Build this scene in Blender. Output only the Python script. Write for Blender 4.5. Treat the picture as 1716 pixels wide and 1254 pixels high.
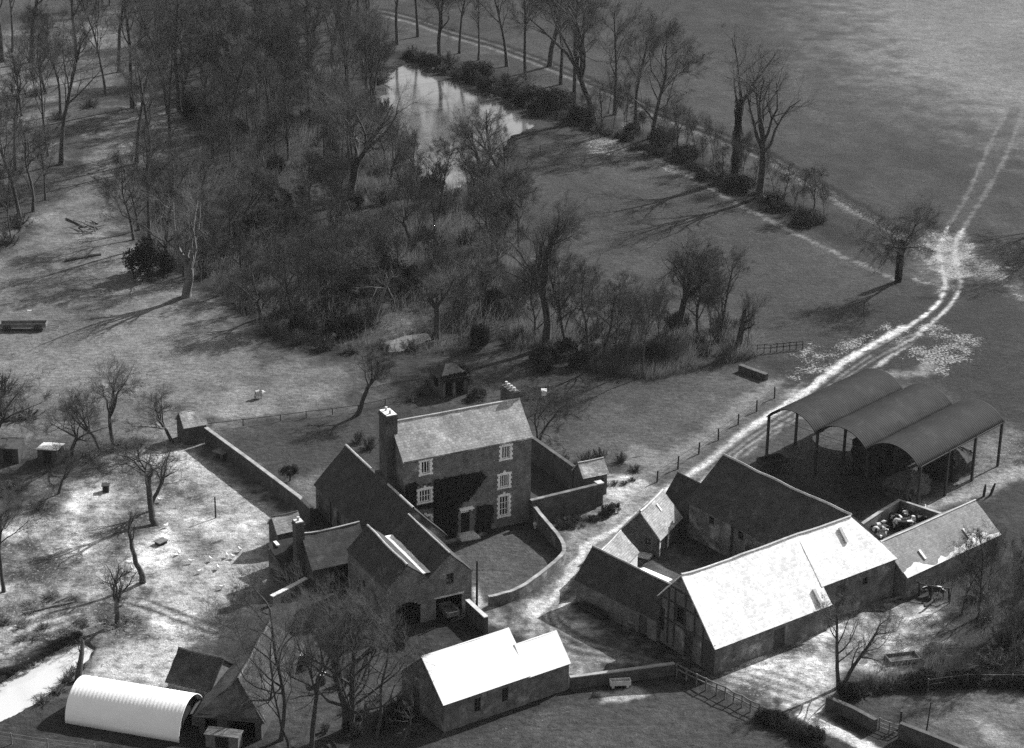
import bpy, math, random
import numpy as np
from mathutils import Vector, Matrix
R = math.radians
scene = bpy.context.scene
for o in list(bpy.data.objects): bpy.data.objects.remove(o)

# ---------------------------------------------------------------- camera
CAM_H, FOC, PITCH, ROLL = 84.0, 3401.0, R(21.674), R(0.756)      # metres, pixels of a 1716 wide frame
PW, PH = 1716.0, 1254.0
FWD = Vector((0, math.cos(PITCH), -math.sin(PITCH)))
RT0 = Vector((1, 0, 0)); UP0 = RT0.cross(FWD)
RT = RT0*math.cos(ROLL) + UP0*math.sin(ROLL)
UP = -RT0*math.sin(ROLL) + UP0*math.cos(ROLL)
EYE = Vector((0, 0, CAM_H))
cd = bpy.data.cameras.new('camera'); cam = bpy.data.objects.new('camera', cd)
scene.collection.objects.link(cam)
cd.sensor_width = 36; cd.lens = 36*FOC/PW; cd.clip_start = 1; cd.clip_end = 6000
m = Matrix((RT, UP, -FWD)).transposed().to_4x4(); m.translation = EYE
cam.matrix_world = m
scene.camera = cam

# ---------------------------------------------------------------- world, sun, exposure
SUN_EL, SUN_AZ = R(35), R(45.5)          # azimuth clockwise from +Y
w = bpy.data.worlds.new('World'); scene.world = w; w.use_nodes = True
nt = w.node_tree; nt.nodes.clear()
sky = nt.nodes.new('ShaderNodeTexSky'); sky.sky_type = 'NISHITA'; sky.sun_disc = False
sky.sun_elevation = SUN_EL; sky.sun_rotation = SUN_AZ; sky.air_density = 1.0; sky.dust_density = 2.0
bw = nt.nodes.new('ShaderNodeRGBToBW'); bg = nt.nodes.new('ShaderNodeBackground'); wo = nt.nodes.new('ShaderNodeOutputWorld')
bg.inputs[1].default_value = 0.10
nt.links.new(sky.outputs[0], bw.inputs[0]); nt.links.new(bw.outputs[0], bg.inputs[0]); nt.links.new(bg.outputs[0], wo.inputs[0])
sl = bpy.data.lights.new('sun', 'SUN'); sl.energy = 4.2; sl.angle = R(0.53); sl.color = (1, 1, 1)
so = bpy.data.objects.new('sun', sl); scene.collection.objects.link(so)
sd = Vector((math.sin(SUN_AZ)*math.cos(SUN_EL), math.cos(SUN_AZ)*math.cos(SUN_EL), math.sin(SUN_EL)))
so.rotation_euler = (-sd).to_track_quat('-Z', 'Y').to_euler(); so.location = (60, 260, 120)
vs = scene.view_settings; vs.view_transform = 'Standard'; vs.look = 'None'; vs.gamma = 1; vs.exposure = 1.05
scene.render.engine = 'CYCLES'
scene.cycles.use_denoising = False; scene.cycles.max_bounces = 5; scene.cycles.volume_bounces = 0

# ---------------------------------------------------------------- helpers
def S(px, py, z=0.0):
    """survey: the place on level z that the photograph shows at this spot"""
    d = FWD + RT*((px-PW/2)/FOC) - UP*((py-PH/2)/FOC)
    return EYE + d*((z-CAM_H)/d.z)
def proj(P):
    d = Vector(P)-EYE; z = d.dot(FWD)
    return (PW/2+FOC*d.dot(RT)/z, PH/2-FOC*d.dot(UP)/z)
def height(bx, by, ty):
    g = S(bx, by); h = 5.0
    for _ in range(20):
        e = proj(g+Vector((0, 0, h)))[1]-ty
        e2 = proj(g+Vector((0, 0, h+.1)))[1]-ty
        h -= e*.1/(e2-e)
    return h
rnd = random.Random(7)

def link(o): scene.collection.objects.link(o)
def tag(o, label=None, cat=None, group=None, kind=None):
    if label: o['label'] = label
    if cat: o['category'] = cat
    if group: o['group'] = group
    if kind: o['kind'] = kind
    return o
def empty(name, label, cat, loc=(0, 0, 0), az=0.0, group=None):
    o = bpy.data.objects.new(name, None); link(o)
    o.empty_display_size = .3
    o.location = loc; o.rotation_euler = (0, 0, az)
    return tag(o, label, cat, group)

class MB:
    def __init__(s): s.v = []; s.f = []
    def quad(s, *p):
        n = len(s.v); s.v += [tuple(q) for q in p]; s.f.append(tuple(range(n, n+len(p))))
    def box(s, x0, x1, y0, y1, z0, z1):
        n = len(s.v)
        s.v += [(x0,y0,z0),(x1,y0,z0),(x1,y1,z0),(x0,y1,z0),(x0,y0,z1),(x1,y0,z1),(x1,y1,z1),(x0,y1,z1)]
        for f in ((0,3,2,1),(4,5,6,7),(0,1,5,4),(1,2,6,5),(2,3,7,6),(3,0,4,7)): s.f.append(tuple(n+i for i in f))
    def beam(s, a, b, w, h=None):
        """square-section bar from a to b"""
        h = h or w; a = Vector(a); b = Vector(b); d = (b-a).normalized()
        side = d.cross(Vector((0,0,1)))
        if side.length < .01: side = Vector((1,0,0))
        side.normalize(); up = side.cross(d)
        n = len(s.v)
        for p in (a, b):
            for i, j in ((-1,-1),(1,-1),(1,1),(-1,1)): s.v.append(tuple(p+side*(w/2*i)+up*(h/2*j)))
        for f in ((0,1,2,3),(7,6,5,4),(0,4,5,1),(1,5,6,2),(2,6,7,3),(3,7,4,0)): s.f.append(tuple(n+i for i in f))
    def tube(s, pts, rad, k=6, cap=True):
        n0 = len(s.v); N = len(pts)
        pts = [Vector(p) for p in pts]
        d = (pts[-1]-pts[0]).normalized()
        a = d.cross(Vector((0.31,0.95,0.1))); a.normalize()
        for i, p in enumerate(pts):
            dd = (pts[min(i+1,N-1)]-pts[max(i-1,0)]).normalized()
            a = (a-dd*a.dot(dd)); a.normalize(); b = dd.cross(a)
            for j in range(k):
                t = 2*math.pi*j/k
                q = p+(a*math.cos(t)+b*math.sin(t))*rad[i]; s.v.append((q.x,q.y,q.z))
        for i in range(N-1):
            for j in range(k):
                j2 = (j+1)%k
                s.f.append((n0+i*k+j, n0+i*k+j2, n0+(i+1)*k+j2, n0+(i+1)*k+j))
        if cap: s.f.append(tuple(n0+(N-1)*k+j for j in range(k)))
    def spike(s, p, d, L, r):
        n = len(s.v); a = d.cross(Vector((.3,.9,.2))); a.normalize(); b = d.cross(a)
        q = p+d*L
        s.v += [tuple(p+a*r), tuple(p-a*(r*.5)+b*(r*.87)), tuple(p-a*(r*.5)-b*(r*.87)), tuple(q)]
        s.f += [(n,n+1,n+3),(n+1,n+2,n+3),(n+2,n,n+3)]
    def slab(s, A, B, C, D, nu=8, nv=4, th=.1, jit=.02, seed=0):
        """roof slope: A,B along the eave, D,C along the ridge; real thickness, slightly uneven"""
        rg = random.Random(seed); A,B,C,D = map(Vector, (A,B,C,D))
        nrm = (B-A).cross(D-A); nrm.normalize()
        if nrm.z < 0: nrm = -nrm; flip = True
        else: flip = False
        top = len(s.v)
        for j in range(nv+1):
            for i in range(nu+1):
                p = (A.lerp(B, i/nu)).lerp(D.lerp(C, i/nu), j/nv)+nrm*(rg.uniform(-jit, jit))
                s.v.append(tuple(p))
        bot = len(s.v)
        for q in (A,B,C,D): s.v.append(tuple(q-nrm*th))
        w = nu+1
        def add(f): s.f.append(tuple(reversed(f)) if flip else tuple(f))
        for j in range(nv):
            for i in range(nu): add((top+j*w+i, top+j*w+i+1, top+(j+1)*w+i+1, top+(j+1)*w+i))
        add((bot+3, bot+2, bot+1, bot))
        e = [top+i for i in range(w)]; add([bot, bot+1]+e[::-1])
        e = [top+nv*w+i for i in range(w)]; add([bot+2, bot+3]+e)
        e = [top+j*w for j in range(nv+1)]; add([bot+3, bot]+e)
        e = [top+j*w+nu for j in range(nv+1)]; add([bot+1, bot+2]+e[::-1])
    def mesh(s, name, mat, smooth=False, uv=True):
        me = bpy.data.meshes.new(name); me.from_pydata(s.v, [], s.f); me.update()
        if mat: me.materials.append(mat)
        if uv and len(me.loops):
            n = len(me.polygons); nl = len(me.loops)
            nr = np.empty(n*3, np.float32); me.polygons.foreach_get('normal', nr); nr = nr.reshape(-1,3)
            lt = np.empty(n, np.int32); me.polygons.foreach_get('loop_total', lt)
            vi = np.empty(nl, np.int32); me.loops.foreach_get('vertex_index', vi)
            co = np.empty(len(me.vertices)*3, np.float32); me.vertices.foreach_get('co', co); co = co.reshape(-1,3)[vi]
            ln = np.repeat(nr, lt, 0)
            flat = np.abs(ln[:,2]) > .97
            t = np.stack([-ln[:,1], ln[:,0], np.zeros(nl)], 1); L = np.linalg.norm(t, axis=1); L[L<1e-6] = 1; t /= L[:,None]
            t[flat] = (1,0,0); b = np.cross(ln, t); b[flat] = (0,1,0)
            UVs = np.stack([(co*t).sum(1), (co*b).sum(1)], 1).astype(np.float32)
            l = me.uv_layers.new(name='UVMap'); l.data.foreach_set('uv', UVs.ravel())
        if smooth: me.polygons.foreach_set('use_smooth', [True]*len(me.polygons))
        return me
    def build(s, name, mat, parent=None, smooth=False, label=None, uv=True):
        o = bpy.data.objects.new(name, s.mesh(name, mat, smooth, uv)); link(o)
        if parent: o.parent = parent
        if label: o['label'] = label
        return o
def from_mesh(name, me, parent=None):
    o = bpy.data.objects.new(name, me); link(o)
    if parent: o.parent = parent
    return o

# ---------------------------------------------------------------- materials (the photograph is monochrome)
M = {}
def mat(name, c, var=.35, scale=1.2, rough=.85, spec=.25, pattern=None, pscale=(.25,.2), mortar=.55, bump=.25,
        patch=None, coord='Object'):
    mt = bpy.data.materials.new(name); mt.use_nodes = True; N = mt.node_tree.nodes; L = mt.node_tree.links
    bs = N['Principled BSDF']; bs.inputs['Roughness'].default_value = rough; bs.inputs['Specular IOR Level'].default_value = spec
    tc = N.new('ShaderNodeTexCoord'); oi = N.new('ShaderNodeObjectInfo')
    add = N.new('ShaderNodeVectorMath'); add.operation = 'MULTIPLY_ADD'
    L.new(oi.outputs['Random'], add.inputs[0]); add.inputs[1].default_value = (37,91,13); L.new(tc.outputs['Object'], add.inputs[2])
    def noise(sc, det=5, rg=.6):
        n = N.new('ShaderNodeTexNoise'); n.inputs['Scale'].default_value = sc; n.inputs['Detail'].default_value = det
        n.inputs['Roughness'].default_value = rg; L.new(add.outputs[0], n.inputs['Vector']); return n.outputs['Fac']
    def mr(x, a, b, c0, c1):
        n = N.new('ShaderNodeMapRange'); L.new(x, n.inputs[0])
        for i, q in enumerate((a,b,c0,c1)): n.inputs[i+1].default_value = q
        return n.outputs[0]
    def mul(x, y, op='MULTIPLY'):
        n = N.new('ShaderNodeMath'); n.operation = op
        for i, q in enumerate((x,y)):
            if isinstance(q, (int,float)): n.inputs[i].default_value = q
            else: L.new(q, n.inputs[i])
        return n.outputs[0]
    v = mul(mr(noise(scale), .3, .7, 1-var, 1+var), mr(noise(scale*7, 4), .25, .75, 1-var*.6, 1+var*.6))
    val = mul(v, c)
    h = noise(scale*9, 4)
    if patch:                      # lichen, lime or wear: (colour, threshold 0..1, scale, softness)
        pc, th, ps, sf = patch
        k = mr(noise(ps, 7, .65), th, th+sf, 0, 1)
        mx = N.new('ShaderNodeMix'); mx.data_type = 'FLOAT'; L.new(k, mx.inputs[0]); L.new(val, mx.inputs[2])
        L.new(mul(v, pc), mx.inputs[3]); val = mx.outputs[0]
    if pattern == 'brick':
        b = N.new('ShaderNodeTexBrick'); L.new(tc.outputs['UV'], b.inputs['Vector'])
        b.inputs['Scale'].default_value = 1; b.inputs['Brick Width'].default_value = pscale[0]; b.inputs['Row Height'].default_value = pscale[1]
        b.inputs['Mortar Size'].default_value = pscale[1]*.08; b.inputs['Mortar Smooth'].default_value = .4; b.inputs['Bias'].default_value = 0
        b.inputs['Color1'].default_value = (.78,)*3+(1,); b.inputs['Color2'].default_value = (1.22,)*3+(1,); b.inputs['Mortar'].default_value = (mortar,)*3+(1,)
        val = mul(val, b.outputs['Color']); h = mul(h, mul(b.outputs['Fac'], -.8), 'ADD')
    if pattern == 'boards':
        wv = N.new('ShaderNodeTexWave'); wv.wave_type = 'BANDS'; wv.bands_direction = 'X'; wv.wave_profile = 'SAW'
        L.new(tc.outputs['UV'], wv.inputs['Vector']); wv.inputs['Scale'].default_value = .314/pscale[0]; wv.inputs['Distortion'].default_value = .15
        val = mul(val, mr(wv.outputs['Fac'], 0, .12, .5, 1))
    L.new(val, bs.inputs['Base Color'])
    bp = N.new('ShaderNodeBump'); bp.inputs['Strength'].default_value = bump; bp.inputs['Distance'].default_value = .05
    L.new(h, bp.inputs['Height']); L.new(bp.outputs[0], bs.inputs['Normal'])
    M[name] = mt; return mt
mat('brick', .13, .42, 1.1, pattern='brick', pscale=(.24,.085), patch=(.24,.55,.5,.22))
mat('brick_pale', .11, .45, 1.2, pattern='brick', pscale=(.24,.085), patch=(.27,.52,.7,.15))
mat('brick_dark', .065, .42, 1.1, pattern='brick', pscale=(.24,.085), patch=(.12,.55,.4,.2))
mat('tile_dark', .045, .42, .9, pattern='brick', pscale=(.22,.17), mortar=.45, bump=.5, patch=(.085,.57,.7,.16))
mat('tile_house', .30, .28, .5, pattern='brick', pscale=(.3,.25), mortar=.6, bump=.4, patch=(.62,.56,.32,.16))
mat('tile_lit', .27, .3, .7, pattern='brick', pscale=(.25,.2), mortar=.55, bump=.5, patch=(.6,.57,.5,.14))  # paler copy of the dark tile; sunlight on the roof put into its colour
mat('roof_white', .70, .05, .8, rough=.6, spec=.4, pattern='brick', pscale=(.28,.22), mortar=.88, bump=.25, patch=(.35,.74,2.6,.06))
mat('roof_white_low', .74, .06, .6, rough=.6, spec=.4, bump=.12, patch=(.6,.68,1.3,.12))
mat('roof_grey', .19, .18, .7, pattern='brick', pscale=(.25,.2), mortar=.7, bump=.3)
mat('lime', .62, .25, .9, patch=(.35,.58,.8,.2))
mat('stone', .42, .3, 1.0)
mat('coping', .24, .4, 1.0)
mat('ridge_tile', .11, .35, 1.5)
mat('whitewash', .72, .12, 1.5)
mat('timber', .055, .35, 2, pattern='boards', pscale=(.2,1))
mat('timber_pale', .16, .35, 2, pattern='boards', pscale=(.22,1))
mat('oak', .035, .3, 3)
mat('weathered', .13, .4, 3)
mat('bark', .05, .35, 4, bump=.6)
mat('bark_pale', .13, .4, 4, bump=.6)
mat('twig', .055, .3, 3, bump=0)
mat('twig_pale', .09, .3, 3, bump=0)
mat('leaf_dark', .02, .5, 3, rough=.9, spec=.03, bump=0)
mat('leaf_mid', .028, .5, 3, rough=.9, spec=.05, bump=0)
mat('bramble', .085, .5, 2, bump=0)
mat('scrub_stem', .11, .5, 2, bump=0)
mat('bramble_dark', .025, .4, 2, bump=0)
mat('bramble_pale', .16, .5, 2, bump=0)
mat('sheet_dark', .010, .45, .5, rough=.8, spec=.15, patch=(.019,.52,.5,.2))
mat('sheet_white', .9, .05, .8, rough=.45, spec=.5)
mat('hay', .085, .5, 3, bump=.8)
mat('hay_dark', .03, .4, 3, bump=.8)
mat('iron', .03, .3, 3, rough=.6)
mat('glass', .015, .1, 1, rough=.08, spec=.6, bump=0)
mat('paint_white', .78, .1, 2)
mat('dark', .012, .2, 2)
mat('concrete', .45, .25, 1.0)
mat('wool', .42, .3, 6)
mat('hen_white', .8, .1, 6)
def cow_mat():
    mt = mat('cowhide', .02, .2, 3)
    N = mt.node_tree.nodes; L = mt.node_tree.links; bs = N['Principled BSDF']
    tc = N.new('ShaderNodeTexCoord'); oi = N.new('ShaderNodeObjectInfo'); a = N.new('ShaderNodeVectorMath'); a.operation = 'MULTIPLY_ADD'
    L.new(oi.outputs['Random'], a.inputs[0]); a.inputs[1].default_value = (17,31,53); L.new(tc.outputs['Object'], a.inputs[2])
    n = N.new('ShaderNodeTexNoise'); n.inputs['Scale'].default_value = 1.3; n.inputs['Detail'].default_value = 1; L.new(a.outputs[0], n.inputs['Vector'])
    r = N.new('ShaderNodeMapRange'); L.new(n.outputs['Fac'], r.inputs[0])
    for i, q in enumerate((.545,.56,.018,.6)): r.inputs[i+1].default_value = q
    L.new(r.outputs[0], bs.inputs['Base Color'])
cow_mat()

# ---------------------------------------------------------------- ground: tone map of turf, chalk, mud
def lin(d): return ((d+.055)/1.055)**2.4 if d > .04 else d/12.92
KG = 0.72                                   # display tone in sun -> albedo
def hash2(i, j, s):
    n = (i.astype(np.int64)*374761393+j.astype(np.int64)*668265263+s*974634777) & 0xffffffff
    n = ((n ^ (n >> 13))*1274126177) & 0xffffffff
    return ((n ^ (n >> 16)) & 0xffff)/65535.0
def vnoise(x, y, s=0):
    i = np.floor(x); j = np.floor(y); fx = x-i; fy = y-j
    fx = fx*fx*(3-2*fx); fy = fy*fy*(3-2*fy)
    a = hash2(i,j,s); b = hash2(i+1,j,s); c = hash2(i,j+1,s); d = hash2(i+1,j+1,s)
    return (a*(1-fx)+b*fx)*(1-fy)+(c*(1-fx)+d*fx)*fy
def fbm(x, y, s=0, oct=4):
    t = 0; a = .5; n = 0
    for k in range(oct):
        t = t+a*vnoise(x*2**k, y*2**k, s+k*7); n += a; a *= .55
    return t/n
def W2(pts): return np.array([[S(*p).x, S(*p).y] for p in pts])
def seg_dist(X, Y, P, closed):
    d = np.full(X.shape, 1e9)
    n = len(P)
    for k in range(n if closed else n-1):
        a = P[k]; b = P[(k+1)%n]; e = b-a; L2 = max((e*e).sum(), 1e-9)
        t = np.clip(((X-a[0])*e[0]+(Y-a[1])*e[1])/L2, 0, 1)
        d = np.minimum(d, np.hypot(X-a[0]-t*e[0], Y-a[1]-t*e[1]))
    return d
def inside(X, Y, P):
    c = np.zeros(X.shape, bool); n = len(P)
    for k in range(n):
        x1,y1 = P[k]; x2,y2 = P[(k+1)%n]
        if y1 == y2: continue
        c ^= ((y1 > Y) != (y2 > Y)) & (X < (x2-x1)*(Y-y1)/(y2-y1)+x1)
    return c
def smooth(P, n=3):
    """Catmull-Rom through the points"""
    out = []
    for k in range(len(P)-1):
        p0 = P[max(k-1,0)]; p1 = P[k]; p2 = P[k+1]; p3 = P[min(k+2,len(P)-1)]
        for i in range(n):
            t = i/n
            out.append(.5*((2*p1)+(-p0+p2)*t+(2*p0-5*p1+4*p2-p3)*t*t+(-p0+3*p1-3*p2+p3)*t**3))
    out.append(P[-1]); return np.array(out)
def poly_mask(X, Y, px, soft, wob=1.0):
    P = W2(px); m = np.zeros(X.shape); r = soft+wob*2+1
    b = (X > P[:,0].min()-r) & (X < P[:,0].max()+r) & (Y > P[:,1].min()-r) & (Y < P[:,1].max()+r)
    x = X[b]; y = Y[b]
    s = seg_dist(x, y, P, True); s = np.where(inside(x, y, P), s, -s)
    s = s+(fbm(x*.35, y*.35, 3)-.5)*wob*3+(fbm(x*1.3, y*1.3, 8)-.5)*min(wob,1.5)*2.2
    m[b] = np.clip(s/soft*.9+.5, 0, 1); return m
def line_mask(X, Y, px, width, soft, wob=.15):
    P = smooth(W2(px)); m = np.zeros(X.shape); r = width+soft+wob*3+1
    b = (X > P[:,0].min()-r) & (X < P[:,0].max()+r) & (Y > P[:,1].min()-r) & (Y < P[:,1].max()+r)
    x = X[b]; y = Y[b]
    s = width/2-seg_dist(x, y, P, False)+(fbm(x*.7, y*.7, 5)-.5)*wob*3+(fbm(x*2.3, y*2.3, 6)-.5)*min(wob,.5)*2
    m[b] = np.clip(s/soft*.8+.5, 0, 1); return m

MEADOW = [(-60,470),(60,360),(140,280),(185,195),(255,165),(330,205),(255,300),(195,345),(225,420),(320,500),(420,560),(560,610),(640,645),(560,690),(350,720),(330,660),(60,660),(-60,650)]
WOOD = [(-80,-40),(650,-40),(660,90),(640,140),(700,310),(850,280),(870,380),(890,440),(860,560),(760,600),(610,590),(450,565),(330,470),(230,440),(200,340),(260,300),(330,205),(255,165),(180,190),(130,280),(60,370),(-80,450)]
UPFIELD = [(640,-60),(640,20),(760,60),(900,105),(1000,145),(1110,195),(1290,265),(1380,320),(1480,375),(1560,425),(1640,450),(1800,520),(1900,200),(1900,-60)]
MIDFIELD = [(900,235),(1000,225),(1150,295),(1250,350),(1380,415),(1500,470),(1560,450),(1580,500),(1500,545),(1340,600),(1230,590),(1000,600),(900,520),(880,400),(860,330)]
PADDOCK = [(640,685),(740,600),(880,580),(1080,640),(1220,600),(1300,640),(1250,700),(1090,805),(960,770),(890,730),(720,690)]
ORCHARD = [(110,800),(190,765),(300,752),(350,758),(420,815),(470,850),(480,930),(440,1000),(370,1040),(330,1085),(310,1150),(140,1150),(150,1085),(60,1085),(-30,1040),(-30,900)]
LAWN = [(738,925),(800,905),(880,880),(915,895),(938,925),(925,950),(880,985),(825,1005),(795,1000)]
YARD = [(950,895),(1040,860),(1080,850),(1010,925),(965,965),(960,1010),(1010,1045),(1100,1090),(1135,1112),(960,1142),(860,1060),(780,1045),(800,1020),(830,1018),(900,1000),(945,945)]
CHALK = [(985,870),(1000,800),(1040,795),(1105,812),(1150,790),(1130,830),(1060,870),(1000,905),(955,925),(935,890)]
BARNYARD = [(1130,1115),(1205,1108),(1390,1038),(1470,1005),(1560,1015),(1600,1055),(1520,1115),(1440,1130),(1395,1165),(1372,1215),(1290,1180)]
PADDOCK_B = [(640,1280),(760,1240),(955,1165),(1130,1145),(1270,1200),(1420,1290)]
HAYYARD = [(1250,770),(1330,700),(1420,650),(1540,640),(1700,710),(1690,790),(1600,830),(1460,880),(1430,870),(1330,800)]
FOLD = [(1040,935),(1110,935),(1150,895),(1290,920),(1150,965),(1125,985),(1060,955)]
LANE_L = [(1690,180),(1662,235),(1645,275),(1622,325),(1590,380),(1574,415),(1580,450),(1584,485),(1562,520),(1520,547),(1440,590),(1378,635),(1335,668),(1295,692),(1240,728),(1180,778),(1130,812),(1080,852),(1030,888),(985,915),(960,955),(930,1000),(890,1035)]
LANE_R = [(1716,180),(1695,240),(1676,280),(1648,330),(1614,385),(1600,415),(1605,450),(1608,482),(1590,515),(1548,552),(1490,598),(1420,650),(1345,695),(1290,725),(1215,780),(1160,820),(1100,868),(1040,905),(1005,945),(975,990),(930,1030)]
TRACK2 = [(640,25),(700,40),(760,62),(830,82),(900,107),(1000,147),(1110,197),(1200,232),(1290,270),(1380,322),(1480,380),(1530,412),(1565,440)]
POND = [(668,112),(692,102),(732,113),(746,126),(792,141),(842,166),(882,181),(905,200),(880,212),(850,225),(830,262),(790,300),(740,318),(700,285),(670,230),(645,180),(648,140)]
POOL = [(640,572),(680,560),(712,556),(718,566),(668,588),(645,586)]
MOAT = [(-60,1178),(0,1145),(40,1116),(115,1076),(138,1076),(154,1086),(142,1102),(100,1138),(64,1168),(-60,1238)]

def ground_z(x, y):
    x = np.asarray(x, float); y = np.asarray(y, float)
    z = (fbm(x*.06, y*.06, 11, 3)-.5)*.25*np.clip((y-215)/60, 0, 1)
    return z
def gz(p): return float(ground_z(np.array([p[0]]), np.array([p[1]]))[0])

def make_ground():
    ys = [-300., -60., 40., 90.]; y = 112.
    while y < 540: ys.append(y); y += .28*(y/140)**1.1
    ys += [560, 620, 760, 1000, 1500]
    ys = np.array(ys); t = np.linspace(-1, 1, 600)
    t = np.concatenate([[-5,-2.5,-1.6,-1.2], t, [1.2,1.6,2.5,5]])
    wd = 10+.275*np.clip(ys, 112, 540)
    X = t[None,:]*wd[:,None]; Y = np.repeat(ys[:,None], len(t), 1)
    nr, nc = X.shape
    X = X.ravel(); Y = Y.ravel()
    dn = fbm(X*.05, Y*.05, 1)                       # broad variation
    d = .315+(dn-.5)*.2+(fbm(X*.45, Y*.33, 2)-.5)*.12
    spk = np.zeros_like(d)
    def put(mask, val, k=1.0):
        nonlocal d
        d = d*(1-mask*k)+val*mask*k
    def sp(mask, val):
        nonlocal spk
        spk = np.maximum(spk, mask*val)
    # far fields
    mm = poly_mask(X, Y, UPFIELD, 2, .5); put(mm, .30+(fbm(X*.03, Y*.02, 21)-.5)*.14+(fbm(X*.3, Y*.18, 22)-.5)*.12)
    put(poly_mask(X, Y, [(1300,-80),(1950,-80),(1950,330),(1690,230),(1560,170),(1440,100)], 22, 10), .50+(fbm(X*.04, Y*.03, 31)-.5)*.2, .9)
    put(poly_mask(X, Y, [(1480,20),(1560,60),(1700,170),(1716,250),(1640,170),(1540,100)], 12, 8), .54, .45)
    put(poly_mask(X, Y, MIDFIELD, 4, 1), .345+(fbm(X*.06, Y*.05, 41)-.5)*.12)
    put(poly_mask(X, Y, [(990,520),(1010,470),(1050,470),(1060,520)], 6, 3), .42, .7)
    put(poly_mask(X, Y, [(1380,600),(1520,470),(1640,480),(1716,480),(1716,700),(1560,640)], 5, 3), .265)
    sp(poly_mask(X, Y, [(-60,690),(330,700),(420,810),(480,860),(480,1000),(350,1080),(310,1160),(-60,1160)], 4, 2), .3)
    put(poly_mask(X, Y, WOOD, 4, 3), .31+(fbm(X*.09, Y*.07, 51)-.5)*.2)
    put(poly_mask(X, Y, [(-60,60),(190,20),(230,120),(160,160),(100,240),(-60,330)], 8, 4), .50+(fbm(X*.3, Y*.2, 52)-.5)*.3, .85)
    put(poly_mask(X, Y, MEADOW, 4, 3), .50+(fbm(X*.07, Y*.06, 61)-.5)*.22+(fbm(X*.5, Y*.35, 62)-.5)*.16)
    put(poly_mask(X, Y, [(-40,560),(300,540),(420,600),(330,700),(250,740),(-40,720)], 6, 4), .53, .7)
    put(poly_mask(X, Y, PADDOCK, 3, 2), .35+(fbm(X*.12, Y*.1, 71)-.5)*.12)
    put(poly_mask(X, Y, [(930,740),(1020,690),(1220,640),(1290,640),(1100,780)], 5, 3), .42, .8)
    put(line_mask(X, Y, [(1090,795),(1160,745),(1230,690),(1300,640)], 2.2, 1.2, .6), .56, .8)
    put(poly_mask(X, Y, [(360,735),(640,690),(650,770),(560,750),(520,850),(480,810)], 2, 1), .33)
    put(poly_mask(X, Y, [(480,810),(545,785),(535,850),(505,845)], 1, .6), .47)
    # orchard
    put(poly_mask(X, Y, [(-60,690),(330,700),(420,810),(480,860),(480,1000),(350,1080),(310,1160),(-60,1160)], 4, 2), .50+(fbm(X*.16, Y*.12, 81)-.5)*.3)
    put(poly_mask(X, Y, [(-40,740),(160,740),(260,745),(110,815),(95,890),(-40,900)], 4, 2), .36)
    put(poly_mask(X, Y, ORCHARD, 3, 2.5), .61+np.clip((fbm(X*.25, Y*.18, 91)-.5)*1.1, -.2, .2)+(fbm(X*.9, Y*.7, 92)-.5)*.3)
    put(poly_mask(X, Y, [(305,765),(350,770),(420,830),(460,862),(400,880),(330,830)], 2, 1), .70, .85)
    put(poly_mask(X, Y, [(390,890),(470,870),(475,940),(430,1000),(330,1030),(310,980)], 3, 2), .70, .8)
    put(poly_mask(X, Y, [(165,1090),(320,1050),(310,1135),(160,1140)], 2, 1.5), .72, .85)
    put(poly_mask(X, Y, [(-20,1040),(70,1010),(150,1050),(110,1075),(-20,1130)], 1.5, 1), .60, .8)
    sp(poly_mask(X, Y, [(-20,1020),(80,990),(150,1050),(110,1078),(-20,1140)], 2, 1), .6)
    sp(poly_mask(X, Y, ORCHARD, 3, 2), .55)
    for k in range(7):                      # rough banks and rubble lines above the moat
        o = k*9; put(line_mask(X, Y, [(-40,1128-o*1.1),(20,1096-o),(70,1068-o*.9),(130,1045-o*.6)], .5, .5, .9), .80 if k%2 else .34, .7)
    put(line_mask(X, Y, [(-30,1155),(20,1122),(70,1092),(120,1066)], 1.5, .8, .4), .26)
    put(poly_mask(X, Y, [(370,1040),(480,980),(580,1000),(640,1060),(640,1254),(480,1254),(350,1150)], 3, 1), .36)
    # track through the orchard
    for off, wv, dv in ((0,.5,.72),(14,.45,.68),(7,.35,.30),(21,.35,.30)):
        put(line_mask(X, Y, [(190,1008-off*.2),(240,1025-off),(300,1048-off),(360,1070-off)], wv, .3, .12), dv, .85)
    # yards
    put(poly_mask(X, Y, PADDOCK_B, 2, 1), .35+(fbm(X*.2, Y*.16, 101)-.5)*.12)
    put(poly_mask(X, Y, [(780,1235),(955,1172),(960,1190),(900,1225),(800,1250)], 2, 1.5), .42, .6)
    sp(poly_mask(X, Y, [(760,1235),(900,1190),(965,1180),(950,1215),(800,1254)], 2, 1), .42)
    put(poly_mask(X, Y, [(1000,1160),(1065,1152),(1085,1165),(1050,1182),(1005,1180)], .6, .5), .66)
    put(poly_mask(X, Y, [(1480,1168),(1560,1150),(1760,1150),(1760,1300),(1620,1290)], 1.5, .8), .44+(fbm(X*.25, Y*.2, 111)-.5)*.2)
    put(poly_mask(X, Y, [(1635,1210),(1665,1215),(1705,1245),(1705,1290),(1660,1250)], 1.5, 1), .64, .8)
    put(poly_mask(X, Y, [(1670,1178),(1716,1175),(1716,1192),(1690,1192)], 1, .8), .6, .7)
    put(poly_mask(X, Y, [(1480,1000),(1716,930),(1760,1140),(1430,1140)], 3, 1.5), .31+(fbm(X*.3, Y*.25, 121)-.5)*.2)
    put(poly_mask(X, Y, HAYYARD, 2, 1), .36+(fbm(X*.3, Y*.25, 131)-.5)*.14)
    put(line_mask(X, Y, [(1440,885),(1540,855),(1620,830),(1680,800),(1760,780)], 2.6, 1.5, .8), .66, .9)
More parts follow.
